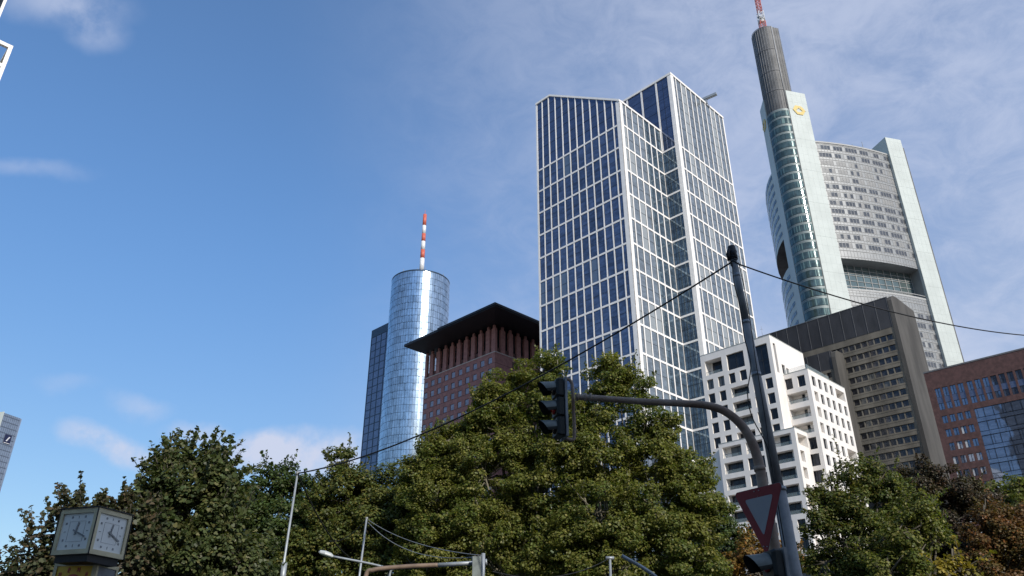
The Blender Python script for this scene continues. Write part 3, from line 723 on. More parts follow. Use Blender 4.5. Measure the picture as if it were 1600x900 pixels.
hs_ = [h for h in hs_ if h[2] > 2]; holes_wall(sw, FK2, -40, -17.2, 0, 84.2, hs_, .4); sw.build('wing_wall', M['concrete'], kt)
ws = [window_mb(FK2, *h, .35, fw=.07) for h in hs_]; emit(ws, 'window', [M['dark_frame'], M['brown_glass']], kt, 14)
jj = MB()
for i in range(7): jj.fbox(FK2, -17.6 - 3.5 * i - .06, -17.6 - 3.5 * i + .06, 84.2, 89.9, -.08, 0)
jj.build('panel_joint', M['slate_joint'], kt)
aa = MB(); q = K(-40.5, .5, 103.5); aa.tube([q, (q[0], q[1], 107.2)], .05, 5); aa.tube([(q[0] - .5, q[1], 106), (q[0] + .5, q[1], 106.2)], .04, 4); aa.build('antenna', M['steel_light'], kt)

# ---------------------------------------------------------------- white apartment block
A = Fr((50.21, 139.73), GRID)
wt = thing('apartment_block', A(-5, 6, 0), 'white stepped apartment block with square windows and recessed balconies', 'apartment building')
FA = faceL(A, 0); FAR = faceR(A, 0); FB_ = faceL(A, 3.27); FBR = faceR(A, 4.95); FC = faceL(A, -1.47); FCR = faceR(A, 2.58)
SH = 3.03
wall = MB(); win, win2, rails = [], [], []
def win_add(fn, h, d=.38, vs=None, hs=(), fw=.07):
    wd = h[1] - h[0]
    win.append(window_mb(fn, h[0], h[1], h[2], h[3], d, vs=(.5,) if vs is None else vs, hs=hs, fw=fw, t=.06))
def loggia(fn, h, depth, glass_from=.3, rail=True, door_h=None):
    # deep recess: ceiling and side walls come from the hole; glazed back wall, glass balustrade
    a0, a1, z0, z1 = h; gf_ = a0 + (a1 - a0) * glass_from
    wall.quad([fn(a0, z0, depth), fn(gf_, z0, depth), fn(gf_, z1, depth), fn(a0, z1, depth)])
    w = window_mb(fn, gf_, a1, z0 + .02, z1 - .02, depth - .02, vs=(.5,), fw=.08); win.append(w)
    if rail:
        rails.append((fn, a0 + .03, a1 - .03, z0 + .001, z0 + .72))
# A, left face
hA = []
cols = [(-14.85, -13.38), (-12.3, -10.88), (-9.76, -8.4), (-7.33, -5.86), (-4.85, -3.3), (-2.22, -.76)]
big = [(-14.83, -10.97, 58.5, 61.6), (-9.8, -5.96, 58.25, 61.6), (-3.8, -.8, 55.3, 61.6)]
for r_i in range(1, 19):
    zt = 60.55 - SH * r_i + .03
    for ci, (a0, a1) in enumerate(cols):
        if r_i == 1 and ci >= 4: continue
        if ci in (2, 3) and r_i >= 2: continue
        if zt < 44 and (a1 > -12.9): continue
        if zt < 44: a0, a1 = -13.95, -13.5
        if zt - 2.1 > 1: hA.append((a0, a1, zt - 2.1, zt))
    if r_i >= 2 and zt > 44: hA.append((-9.7, -5.84, zt - 2.0, zt, 1.3))
hh = [(*big[0], 1.9), big[1], big[2]] + hA
holes_wall(wall, FA, -15.75, 0, 0, 63.05, hh, .42)
loggia(FA, big[0], 1.9, .18); win_add(FA, big[1], .42, vs=(.5,)); win_add(FA, big[2], .42, vs=(.5,), hs=(.5,))
for h in hA:
    if len(h) > 4: loggia(FA, h[:4], 1.3, .02)
    else: win_add(FA, h, vs=() if h[1] - h[0] < .6 else (.5,))
# A, right face with the tall slot
hR = [(1.0, 1.9, 55.6, 61.7, .9), (3.3, 4.6, 55.9, 57.9, .4), (5.0, 6.0, 55.9, 57.6, .4)]
holes_wall(wall, FAR, 0, 13.8, 43, 63.05, hR, .4)
win.append(window_mb(FAR, 1.0, 1.9, 55.6, 61.7, .85, fw=.06)); win.append(window_mb(FAR, 3.3, 4.6, 55.9, 57.9, .36, fw=.06)); win.append(window_mb(FAR, 5.0, 6.0, 55.9, 57.6, .36, fw=.06))
wall.quad([A(0, 0, 63.05), A(0, 13.8, 63.05), A(-15.75, 13.8, 63.05), A(-15.75, 0, 63.05)])
wall.quad([A(-15.75, 0, 0), A(-15.75, 13.8, 0), A(-15.75, 13.8, 63.05), A(-15.75, 0, 63.05)])
wall.quad([A(-15.75, 13.8, 0), A(0, 13.8, 0), A(0, 13.8, 63.05), A(-15.75, 13.8, 63.05)])
# B, left face
hB = [(.05, 1.56, 52.45, 54.6), (2.62, 4.1, 52.4, 54.6)]
for k in range(3): hB.append((.12, 4.12, 49.5 - SH * k, 51.5 - SH * k, 2.0))
for k in range(3, 16):
    zt = 51.6 - SH * k
    if zt - 2 > 1: hB.append((1.95 if k > 3 else 2.66, 4.18, zt - 2.2, zt))
holes_wall(wall, FB_, 0, 4.95, 0, 55.55, hB, .42)
for h in hB:
    if len(h) > 4: loggia(FB_, h[:4], 2.0, .5)
    else: win_add(FB_, h[:4])
# B, right face
hBR = []
rc = [(4.4, 5.85), (6.98, 8.3), (9.45, 10.75), (11.95, 13.15), (14.45, 15.65), (16.95, 18.2)]
for k in range(17):
    zt = 54.45 - SH * k
    if zt - 2 < 1: break
    for i, (a0, a1) in enumerate(rc):
        if k in (0, 4) and i >= 4: continue
        hBR.append((a0, a1, zt - 1.95, zt, 1.9 if (i == 0 and k in (1, 2, 3, 7, 9, 11)) else .4))
    if k in (0, 4): hBR.append((14.4, 18.4, zt - 1.95, zt, 1.9))
holes_wall(wall, FBR, 3.27, 19.1, 0, 55.55, hBR, .4)
for h in hBR:
    if h[4] > 1: loggia(FBR, h[:4], 1.9, .55 if h[1] - h[0] > 2 else .75, rail=False)
    else: win_add(FBR, h[:4], .36)
wall.quad([A(0, 3.27, 55.55), A(4.95, 3.27, 55.55), A(4.95, 19.1, 55.55), A(0, 19.1, 55.55)])
wall.quad([A(4.95, 19.1, 0), A(0, 19.1, 0), A(0, 19.1, 55.55), A(4.95, 19.1, 55.55)]); wall.quad([A(0, 13.8, 0), A(0, 19.1, 0), A(0, 19.1, 55.55), A(0, 13.8, 55.55)])
# C, lower block in front
hC = []
for k in range(14):
    zt = 42.75 - SH * k
    if zt - 2 < 1: break
    if k < 5:
        hC += [(-12.4, -8.42, zt - 2.1, zt, 1.25), (-2.2, 1.72, zt - 2.1, zt, 1.25)]
        hC.append((-7.4, -3.95, zt - 2.2, zt, 1.25 if k == 0 else .42))
    else:
        for c0 in (-12.3, -9.8, -7.2, -5.0, -2.1, .28): hC.append((c0, c0 + 1.5, zt - 2.2, zt))
holes_wall(wall, FC, -13.15, 2.58, 0, 43.55, hC, .42)
for h in hC:
    if len(h) > 4 and h[4] > 1: loggia(FC, h[:4], 1.25, .03 if h[3] < 42 else .3)
    else: win_add(FC, h[:4])
hCR = [(-.68, 3.0, 40.65, 42.75, 1.5)]
for k in range(1, 7):
    zt = 42.65 - SH * k; hCR.append((-.6, .95, zt - 2.0, zt, 1.5))
holes_wall(wall, FCR, -1.47, 3.27, 0, 43.55, hCR, .4)
for h in hCR: wall.quad([FCR(h[0], h[2], 1.5), FCR(h[1], h[2], 1.5), FCR(h[1], h[3], 1.5), FCR(h[0], h[3], 1.5)])
wall.quad([A(-13.15, -1.47, 43.55), A(2.58, -1.47, 43.55), A(2.58, 3.27, 43.55), A(-13.15, 3.27, 43.55)])
wall.quad([A(-13.15, -1.47, 0), A(-13.15, 0, 0), A(-13.15, 0, 43.55), A(-13.15, -1.47, 43.55)])
wall.build('wall', M['white_plaster'], wt)
cp = MB()                                  # thin copings
for (u0, u1, v0, v1, z) in ((-15.8, .05, -.05, .2, 63.05), (-.2, .05, .2, 13.8, 63.05), (0.06, 5.0, 3.22, 3.45, 55.55), (4.75, 5.0, 3.45, 19.1, 55.55), (-13.2, 2.63, -1.52, -1.3, 43.55), (2.4, 2.63, -1.3, 3.2, 43.55)):
    cp.box(A, u0, u1, v0, v1, z, z + .1)
cp.build('coping', M['bank_joint'], wt)
rg = MB(); rg.fbox(FB_, .1, 4.9, 55.66, 56.6, .3, .33); rg.fbox(FBR, 3.6, 13, 55.66, 56.6, .3, .33); rg.build('roof_railing', M['rail_glass'], wt)
for fn, a0, a1, z0, z1 in rails:
    r_ = MB(); r_.fbox(fn, a0, a1, z0, z1, .2, .22); r_.fbox(fn, a0, a1, z1, z1 + .05, .18, .24, 1); r_.build('balcony_railing', [M['rail_glass'], M['dark_frame']], wt)
emit(win, 'window', [M['dark_frame'], M['flat_glass']], wt, 98)

# ---------------------------------------------------------------- red stone building with a blue glass front (lower right)
kx = (69 - CZ) / (48 - CZ)
q0 = atz(1443, 584, 69); D = Fr((q0[0], q0[1]), GRID); FD = faceL(D, 0)
zz = lambda z: CZ + (z - CZ) * kx
dt = thing('red_office_building', D(12, 8, 0), 'red brown stone office building with narrow paired windows and a blue glass front', 'office building')
dw = MB(); hd = []; two = []
for i in range(13):
    u0 = (1.0 + 1.16 * i + (.18 if i > 3 else 0)) * kx; two.append((u0, u0 + .86 * kx, zz(41.45), zz(45.08)))
low = []
for k in range(9):
    for i in range(4):
        u0 = (1.0 + 1.14 * i) * kx; low.append((u0, u0 + .82 * kx, zz(40.47 - 2.2 * k - 1.22), zz(40.47 - 2.2 * k)))
low = [h for h in low if h[2] > 2]
U1 = 5.85 * kx; UE = 24 * kx
gh = (U1, UE, 3, zz(40.55))
holes_wall(dw, FD, 0, UE + 2, 0, 69, two + low + [gh], .3); dw.box(D, .01, UE + 2, .8, 20, 0, 68.9); dw.quad([D(0, 0, 0), D(0, 20, 0), D(0, 20, 69), D(0, 0, 69)])
dw.build('wall', M['red_brick'], dt)
c_ = MB(); c_.box(D, -.05, UE + 2, -.08, .4, 69, 69.35); c_.build('coping', M['slate_joint'], dt)
ww = []; rr = random.Random(11)
for h in two:
    zm = (h[2] + h[3]) / 2
    ww.append(window_mb(FD, h[0], h[1], zm + .4, h[3], .22, vs=(.5,), fw=.08)); ww.append(window_mb(FD, h[0], h[1], h[2], zm - 1.0, .22, vs=(.5,), fw=.08))
bp = MB()
for h in two: zm = (h[2] + h[3]) / 2; bp.fbox(FD, h[0], h[1], zm - 1.0, zm + .4, .12, .22)
bp.build('blue_panel', M['blue_panel'], dt)
for h in low: ww.append(window_mb(FD, h[0], h[1], h[2], h[3], .24, vs=(.55,), fw=.08))
emit(ww, 'window', [M['dark_frame'], M['blue_glass']], dt, 70)
cu = MB()
for h in low:
    if rr.random() < .35: f_ = rr.uniform(.3, .55); cu.quad([FD(h[0] + .1, h[2] + .1, .2), FD(h[0] + (h[1] - h[0]) * f_, h[2] + .1, .2), FD(h[0] + (h[1] - h[0]) * f_, h[3] - .1, .2), FD(h[0] + .1, h[3] - .1, .2)])
cu.build('curtain', M['curtain'], dt)
gw = []
PU = (UE - U1) / 14
for k in range(17):
    z1 = zz(40.55) - 2.17 * kx * k; z0 = z1 - 2.17 * kx
    if z0 < 3: break
    for i in range(14):
        a0 = U1 + PU * i; gw.append(window_mb(FD, a0 + .02, a0 + PU - .02, z0 + 1.0, z1 - .06, .12, vs=(.3,) if (i + k) % 3 == 0 else (), fw=.04))
        gw.append(window_mb(FD, a0 + .02, a0 + PU - .02, z0 + .06, z0 + .95, .14, fw=0, g=1))
emit(gw, 'glass_panel', [M['dark_frame'], M['blue_glass']], dt, 60)

# ---------------------------------------------------------------- far tower at the left edge
q0 = atz(7, 644, 155); E_ = Fr((q0[0], q0[1]), 72)
et = thing('far_tower', E_(7, 10, 0), 'distant glass tower with a rounded edge and a small square emblem at the left border', 'office tower')
FE = lambda a, z, d: E_(a, d, z)
prof = [(0, 30), (0, 0), (11.5, 0), (13.2, .4), (14.3, 1.4), (14.9, 3), (15.0, 6), (15, 30)]
ew = MB(); ew.prism([E_(u, v, 0)[:2] for u, v in prof], 0, 154.6); ew.build('wall', M['db_glass'], et)
eg = MB()
for i in range(9): eg.fbox(FE, 1.4 * i - .08, 1.4 * i + .08, 0, 154.6, -.1, 0)
z = 153
while z > 4: eg.fbox(FE, 0.08, 12, z - .25, z + .25, -.08, 0); z -= 3.4
eg.build('facade_ribs', M['db_joint'], et)
ef = MB(); ef.box(E_, -.6, -.01, -.1, 30, 0, 155.2); ef.build('glare_side', M['bank_white'], et)  # white sheet over the glass side, standing in for sun glare
em = MB(); em.fbox(FE, 5.0, 9.6, 136.8, 142.4, -.35, -.12, 0)
em.fbox(FE, 5.2, 9.4, 137.0, 137.35, -.45, -.36, 1)
e1 = [(6.2, 138.3), (7.0, 138.3), (8.6, 141.2), (7.8, 141.2)]; em.hexa([FE(x, z, -.5) for x, z in e1] + [FE(x, z, -.36) for x, z in e1], 1)
em.build('emblem', [M['logo_blue'], M['logo_white']], et)

# ---------------------------------------------------------------- tall building off the left edge: its white roof frame shows
q0 = atz(21, 72, 60); G_ = Fr((q0[0], q0[1]), 44.66)
gt = thing('roof_frame_building', G_(-8, 8, 0), 'tall building cut by the left border, only the corner of its white roof frame showing', 'building')
gb = MB(); gb.box(G_, -24, -5, 4, 20, 0, 52); gb.build('wall', M['stone_back'], gt)
gf = MB()
for u in (0, -6, -12): gf.box(G_, u - .35, u, 0, .35, 40, 59.6)
for z in (60, 57.45, 54.6, 51.8): gf.box(G_, -24, .001 if z == 60 else -.355, -.002 if z == 60 else .02, .36 if z == 60 else .3, z - .4, z)
for u in (-.35,): gf.box(G_, u, 0, .36, 14, 59.6, 60)
gf.build('roof_frame', M['white_panel'], gt)
q1 = atz(11, 0, 75); H_ = Fr((q1[0], q1[1]), 44.66)
ht = thing('edge_tower', H_(-8, 8, 0), 'dark tower sliver with pale edge in the top left corner of the view', 'building')
hb = MB(); hb.box(H_, -14, -.3, 0, 16, 0, 79.9); hb.build('wall', M['flat_glass'], ht)
hb = MB(); hb.box(H_, -.3, 0, -.1, .6, 0, 80.5); hb.box(H_, -1.6, -1.3, -.15, 0, 0, 80); hb.box(H_, -14, -.3, -.1, 16, 79.9, 80.5); hb.build('edge_trim', M['white_panel'], ht)
# unseen buildings: high rise for glass reflections, stone block sized to shade the crossing
def backtower():
    f_ = Fr((-94, 38), GRID); t = thing('slab_tower', f_(20, -12, 0), 'dark high rise beyond the left border of the view', 'building')
    m2 = MB(); m2.box(f_, 0, 40, -25, 0, 0, 150); m2.build('wall', M['flat_glass'], t)
    m2 = MB(); fn = lambda a, z, d: f_(a, d, z)
    for k in range(39): m2.fbox(fn, 0, 40, 3.8 * k + .3, 3.8 * k + 1.1, 0, .15)
    m2.build('storey_band', M['slate_joint'], t)
def backblock(P, az, wd, dp, h, label):
    f_ = Fr(P, az); t = thing('stone_building', f_(wd / 2, dp / 2, 0), label, 'building')
    m2 = MB(); hs2 = []; fn = faceL(f_, 0)
    fnb = lambda a, z, d: f_(a, dp - d, z)
    for k in range(int(h / 3.6) - 1):
        for i in range(int(wd / 3.5)): hs2.append((1 + 3.5 * i, 2.9 + 3.5 * i, 2 + 3.6 * k, 4.2 + 3.6 * k))
    holes_wall(m2, fnb, 0, wd, 0, h, hs2, .3); m2.box(f_, .01, wd - .01, .01, dp - .4, 0, h - .01); m2.build('wall', M['stone_back'], t)
    w = MB()
    for h_ in hs2: w.add(window_mb(fnb, *h_, .25, vs=(.5,)))
    w.build('window', [M['dark_frame'], M['flat_glass']], t)['kind'] = 'stuff'
backtower()
backblock((-32, -42), 0, 84, 16, 35, 'stone office block behind the viewpoint across the street')
# ---------------------------------------------------------------- trees
def leaf_mesh(name, P, N, size, shape, material, parent, rng):
    n = len(P); N = N / np.maximum(np.linalg.norm(N, axis=1, keepdims=True), 1e-6)
    t = rng.normal(size=(n, 3)); t -= (t * N).sum(1, keepdims=True) * N; t /= np.linalg.norm(t, axis=1, keepdims=True); s = np.cross(N, t)
    sz = (size * rng.uniform(.55, 1.4, n))[:, None]
    if shape == 'big': T2 = [(0, -.55, 0), (.42, -.5, .07), (.62, .02, .12), (.34, .1, .05), (.3, .5, .05), (0, .75, -.04), (-.3, .5, .05), (-.34, .1, .05), (-.62, .02, .12), (-.42, -.5, .07)]
    else: T2 = [(0, -.6, 0), (.48, -.15, .12), (.3, .35, .05), (0, .62, -.03), (-.3, .35, .05), (-.48, -.15, .12)]
    k = len(T2); V = np.empty((n, k, 3))
    for i, (a, b_, c) in enumerate(T2): V[:, i] = P + sz * (a * s + b_ * t + c * N)
    off = np.array(parent['_o']); V -= off
    me = bpy.data.meshes.new(name); me.vertices.add(n * k); me.vertices.foreach_set('co', V.reshape(-1).astype(np.float32))
    me.loops.add(n * k); me.loops.foreach_set('vertex_index', np.arange(n * k, dtype=np.int32))
    me.polygons.add(n); me.polygons.foreach_set('loop_start', np.arange(n, dtype=np.int32) * k); me.polygons.foreach_set('loop_total', np.full(n, k, dtype=np.int32))
    me.update(); me.validate(); me.materials.append(material)
    o = bpy.data.objects.new(name, me); C.objects.link(o); o.parent = parent; return o
def tree(label, Y, blobs, leaf, lsize=.17, dens=1.0, shape='small', bark='bark', trunk_px=None, name='broadleaf_tree', seed=1, group=None, clump=.85, holes=.1, spiky=.5, trunk_r=.28, shoots=None, shoot_len=1.0):
    rng = np.random.default_rng(seed)
    bl = []
    for b_ in blobs:
        x, y, r = b_[:3]; dy = b_[3] if len(b_) > 3 else 0
        c = aty(x, y, Y + dy); dist = (c - CP) @ Fv; bl.append((c, r / FPX * dist))
    cx = np.mean([c[0] for c, r in bl]) if trunk_px is None else aty(trunk_px, 880, Y)[0]
    cy = np.mean([c[1] for c, r in bl])
    t = thing(name, (cx, cy, 0), label, 'tree', group)
    P, N, cen = [], [], []
    for c, r in bl:
        r = r * 1.07; cr = clump * (.6 + .13 * r)
        nc = max(5, int(5.2 * (r / cr) ** 2))
        d = rng.normal(size=(nc, 3)); d /= np.linalg.norm(d, axis=1, keepdims=True)
        rad = r * (1 - np.abs(rng.normal(0, .22, nc))).clip(.2, 1)
        cc_ = c + d * rad[:, None] * np.array([1, .9, 1])
        for q in cc_:
            if rng.random() < holes: continue
            rr_ = cr * rng.uniform(.55, 1.15); cen.append((q, c))
            m = int(dens * 95 * (rr_ / lsize / 6) ** 2 * 3.4)
            g_ = rng.normal(size=(m, 3)); g_ /= np.linalg.norm(g_, axis=1, keepdims=True)
            rd = rr_ * rng.uniform(.35, 1.0, m) ** .6; sc = np.array([1.1, 1.1, .68])
            pp = q + g_ * rd[:, None] * sc
            P.append(pp); out_ = (pp - c); out_ /= np.maximum(np.linalg.norm(out_, axis=1, keepdims=True), .01)
            N.append(g_ * .45 + out_ * .35 + np.array([0, 0, .65]) + rng.normal(0, .38, (m, 3)))
            # loose sprays reaching past the clump
            if rng.random() < spiky:
                dr = (q - c) / max(np.linalg.norm(q - c), .01) + np.array([0, 0, .5]) + rng.normal(0, .35, 3); dr /= np.linalg.norm(dr)
                L_ = rr_ * rng.uniform(1.0, 1.9); ms_ = max(5, int(m * .14)); tt = rng.uniform(.4, 1, ms_)
                P.append(q + dr * (tt * L_)[:, None] + rng.normal(0, .09 + .12 * rr_, (ms_, 3)) * (1.15 - tt)[:, None]); N.append(rng.normal(0, .8, (ms_, 3)) + np.array([0, 0, .6]))
    # leafy shoots standing out of the crown
    tops = sorted(cen, key=lambda k: -k[0][2])[:max(6, int(len(cen) * .45))]; twigs = []
    for i in range(shoots if shoots is not None else int(len(cen) * .22)):
        q, c = tops[rng.integers(len(tops))]
        dr = (q - c) / max(np.linalg.norm(q - c), .01) * .6 + np.array([0, 0, .75]) + rng.normal(0, .28, 3); dr /= np.linalg.norm(dr)
        L_ = rng.uniform(.6, 1.5) * shoot_len; k = int(L_ / lsize * 2.6); tt = rng.uniform(.25, 1, k); bend = rng.normal(0, .12, 3)
        P.append(q + dr * (tt * L_)[:, None] + bend * (tt ** 2 * L_)[:, None] + rng.normal(0, lsize * .75, (k, 3)) * (1.25 - tt * .8)[:, None]); N.append(rng.normal(0, .6, (k, 3)) + np.array([0, 0, .55]))
        twigs.append([q, q + dr * L_ * .5 + bend * L_ * .25, q + dr * L_ + bend * L_])
    P = np.concatenate(P); N = np.concatenate(N)
    keep = P[:, 2] > 1.8; P, N = P[keep], N[keep]
    leaf_mesh('crown', P, N, lsize, shape, LEAF[leaf], t, rng)
    tb = MB(); hub = np.array([cx, cy, 0.]); zc = min(c[2] - r * .4 for c, r in bl); zc = max(2.6, min(zc, 7))
    k_ = 12
    tb.tube([(cx, cy, -.1), (cx + .05, cy, zc * .5), (cx, cy, zc)], [trunk_r * 1.35, trunk_r, trunk_r * .85], k_)
    for bi, (c, r) in enumerate(bl):
        m0 = np.array([cx, cy, zc - .3]); c2 = c + np.array([0, 0, r * .1]); mid = m0 * .5 + c2 * .5 + np.array([0, 0, -.08 * np.linalg.norm(c2 - m0)]) + rng.normal(0, .3, 3)
        rb = max(.06, trunk_r * .33); tb.tube([m0, m0 * .75 + mid * .25 + np.array([0, 0, .1]), mid, c2 * .6 + mid * .4, c2], [rb, rb * .9, rb * .7, rb * .5, rb * .3], 7, cap=False)
    idx = rng.permutation(len(cen))[:int(70 + len(cen) * .25)]
    for i in idx:
        q, c = cen[i]; mid = c * .45 + q * .55 + rng.normal(0, .25, 3); tb.tube([c, mid, q, q + (q - mid) * .35], [.05, .038, .022, .012], 4, cap=False)
    for w_ in twigs: tb.tube(w_, [.02, .014, .006], 4, cap=False)
    tb.build('trunk', M[bark], t)
    return len(P)
G1 = 'trees of the park edge'
NL = 0
NL += tree('large leafed tree right behind the clock, its twigs rising above the other crowns', 24, [(283, 760, 40), (325, 752, 32), (245, 780, 32), (352, 775, 26), (290, 820, 74), (345, 845, 58), (235, 860, 48), (375, 885, 50), (270, 910, 78), (285, 722, 14), (262, 726, 11), (322, 722, 13)], 'olive', .09, .78, 'big', seed=11, group=G1, clump=.62, spiky=.9, holes=.10, shoots=190, shoot_len=.8)
NL += tree('sparse brownish tree at the far left behind the clock', 22, [(150, 803, 26), (110, 835, 36), (180, 830, 38), (62, 872, 36), (140, 885, 55), (15, 893, 30), (200, 880, 40), (95, 905, 45)], 'brown', .085, .5, 'big', seed=12, group=G1, clump=.55, spiky=.9, holes=.2, shoots=130, shoot_len=.7)
NL += tree('dark green tree between the large leafed tree and the thin grey pole', 52, [(430, 752, 30), (395, 772, 34), (465, 775, 36), (380, 810, 44), (440, 830, 62), (490, 840, 40), (400, 880, 60), (470, 900, 50)], 'deep', .13, 1.0, seed=13, group=G1, clump=.9)
NL += tree('tree with one narrow tip standing left of the blue glass towers', 50, [(535, 722, 20), (530, 752, 24), (545, 785, 46), (505, 800, 36), (600, 780, 44), (575, 840, 62), (515, 860, 52), (640, 830, 50), (650, 770, 36), (610, 890, 60), (470, 870, 40)], 'green_b', .125, 1.0, seed=14, group=G1, clump=.9)
NL += tree('broad plane tree behind the traffic light, before the red sandstone block', 46, [(848, 582, 33), (835, 622, 42), (785, 612, 30), (765, 640, 36), (780, 675, 48), (735, 668, 30), (700, 690, 28), (655, 735, 26), (720, 712, 45), (680, 718, 32), (850, 690, 62), (760, 750, 66), (680, 790, 58), (840, 780, 72), (740, 840, 70), (840, 870, 70), (670, 860, 55), (885, 640, 34)], 'green', .108, 1.0, bark='bark_pale', seed=15, group=G1, clump=.72, holes=.08, shoot_len=.7, spiky=.35, trunk_px=800)
NL += tree('broad plane tree before the white grid tower', 44, [(948, 588, 32), (965, 575, 20), (992, 606, 26), (1040, 668, 22), (1078, 738, 30), (1118, 790, 22), (930, 632, 36), (1010, 655, 32), (985, 690, 26), (940, 715, 52), (1030, 725, 42), (1080, 775, 42), (1020, 790, 66), (930, 800, 66), (1100, 828, 34), (1060, 865, 62), (960, 880, 75), (900, 860, 50), (895, 700, 44), (1030, 690, 24)], 'green', .108, 1.0, bark='bark_pale', seed=16, group=G1, clump=.72, holes=.08, shoot_len=.7, spiky=.35, trunk_px=950)
NL += tree('green tree before the right half of the white apartment block', 38, [(1335, 745, 24), (1372, 756, 28), (1400, 775, 22), (1300, 772, 22), (1272, 765, 12), (1285, 795, 18), (1270, 818, 14), (1315, 800, 22), (1345, 800, 40), (1390, 838, 40), (1340, 865, 56), (1290, 880, 36), (1385, 900, 54)], 'green_b', .095, .95, seed=17, group=G1, clump=.75, holes=.14)
NL += tree('small green tree with yellowish tip before the copper crown', 34, [(1430, 800, 26), (1455, 815, 26), (1420, 830, 30), (1462, 838, 18), (1425, 882, 30), (1390, 895, 36)], 'green', .095, 1.0, seed=18, group=G1, clump=.7)
NL += tree('dark copper leafed tree under the concrete block', 46, [(1440, 757, 32), (1400, 750, 24), (1490, 766, 32), (1530, 785, 24), (1415, 790, 34), (1480, 820, 52), (1510, 870, 56), (1450, 860, 50)], 'copper', .095, 1.3, seed=19, group=G1, clump=.85)
NL += tree('rust brown tree at the right border', 42, [(1540, 798, 18), (1565, 812, 28), (1597, 812, 26), (1552, 850, 36), (1590, 860, 44), (1570, 900, 50), (1640, 850, 50), (1535, 895, 30)], 'rust', .10, 1.0, seed=20, group=G1, clump=.8)
NL += tree('fresh green tree farther back before the blue glass front', 62, [(1545, 765, 17), (1565, 785, 22), (1528, 775, 14), (1560, 815, 30)], 'green', .16, 1.0, seed=21, group=G1, clump=.85)
NL += tree('fresh green tree at the right border below the blue glass front', 60, [(1595, 762, 18), (1610, 785, 30), (1585, 795, 22), (1620, 830, 40)], 'green', .16, 1.0, seed=22, group=G1, clump=.85)
NL += tree('orange autumn tree behind the give way sign', 55, [(1170, 862, 22), (1205, 868, 24), (1140, 885, 20), (1185, 895, 34), (1235, 885, 20)], 'orange', .14, 1.0, seed=23, group=G1, clump=.8)
NL += tree('low green tree at the foot of the white apartment block', 58, [(1262, 888, 20), (1235, 900, 22), (1290, 896, 24), (1130, 830, 22), (1150, 850, 20), (1120, 870, 34)], 'deep', .14, 1.0, seed=24, group=G1, clump=.8, trunk_px=1200)
NL += tree('small bright yellow tree at the bottom edge', 30, [(1490, 888, 14), (1475, 903, 20), (1508, 905, 18)], 'yellow', .11, 1.0, seed=25, group=G1, clump=.5, trunk_r=.12)
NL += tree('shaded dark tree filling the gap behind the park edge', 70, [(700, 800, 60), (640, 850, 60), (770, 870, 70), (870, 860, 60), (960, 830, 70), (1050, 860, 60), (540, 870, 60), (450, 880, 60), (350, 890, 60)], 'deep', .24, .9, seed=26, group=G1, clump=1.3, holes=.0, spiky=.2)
print('LEAVES', NL)

# ---------------------------------------------------------------- street furniture
def curve(pts, n=8):
    pts = [np.array(p, float) for p in pts]; out = []
    for i in range(len(pts) - 1):
        p0, p1, p2, p3 = pts[max(i - 1, 0)], pts[i], pts[i + 1], pts[min(i + 2, len(pts) - 1)]
        for j in range(n):
            t = j / n; out.append(.5 * ((2 * p1) + (-p0 + p2) * t + (2 * p0 - 5 * p1 + 4 * p2 - p3) * t * t + (-p0 + 3 * p1 - 3 * p2 + p3) * t ** 3))
    return out + [pts[-1]]
# tall wire post
pp = thing('wire_post', (4.3, 12, 0), 'tall tapered grey steel post in the foreground with wires tied to its top', 'post')
m_ = MB(); m_.tube([(4.30, 12, 0), (4.13, 12, 2.6), (4.0745, 12, 4.4)], [.115, .108, .102], 20); m_.tube([(4.072, 12, 4.4), (3.998, 12, 6.26), (3.959, 12, 7.2)], [.086, .074, .068], 20)
m_.tube([(3.959, 12, 7.2), (3.905, 12, 8.5)], [.066, .054], 20); m_.build('pole', M['steel'], pp)
m_ = MB()
for z, x, r in ((4.4, 4.075, .112), (6.26, 3.998, .079), (7.2, 3.959, .072), (8.1, 3.922, .061)): m_.tube([(x, 12, z - .03), (x - .001, 12, z + .03)], r, 20)
m_.build('collar', M['steel_light'], pp)
m_ = MB(); m_.tube([(3.912, 12, 8.42), (3.90, 12, 8.68)], [.072, .066], 14)
for k in range(4):
    z = 8.34 + .07 * k; m_.tube([(3.91 + .06 * math.cos(a), 12 + .06 * math.sin(a), z + .03 * math.sin(a * 2 + k)) for a in np.linspace(0, 6.28, 15)], .013, 6)
m_.tube([(3.82, 11.98, 8.38), (3.80, 11.95, 8.5), (3.84, 11.95, 8.6)], .03, 6); m_.build('top_fitting', M['black'], pp)
m_ = MB(); m_.tube(curve([(3.85, 11.93, 8.3), (3.83, 11.92, 7.9), (3.87, 11.9, 7.4), (3.86, 11.9, 6.9), (3.90, 11.9, 6.4), (3.78, 11.9, 5.9), (3.80, 11.9, 5.5), (3.97, 11.9, 5.0), (3.99, 11.9, 4.4), (4.0, 11.88, 3.4), (4.04, 11.88, 2.5)]), .009, 6); m_.build('cable', M['cable'], pp)
m_ = MB(); m_.tube(curve([(3.955, 11.9, 8.3), (4.0, 11.9, 7.4), (3.99, 11.9, 6.5), (4.0, 11.9, 5.4), (3.96, 11.87, 4.6), (3.95, 11.87, 3.2)]), .007, 6); m_.build('cable', M['cable'], pp)
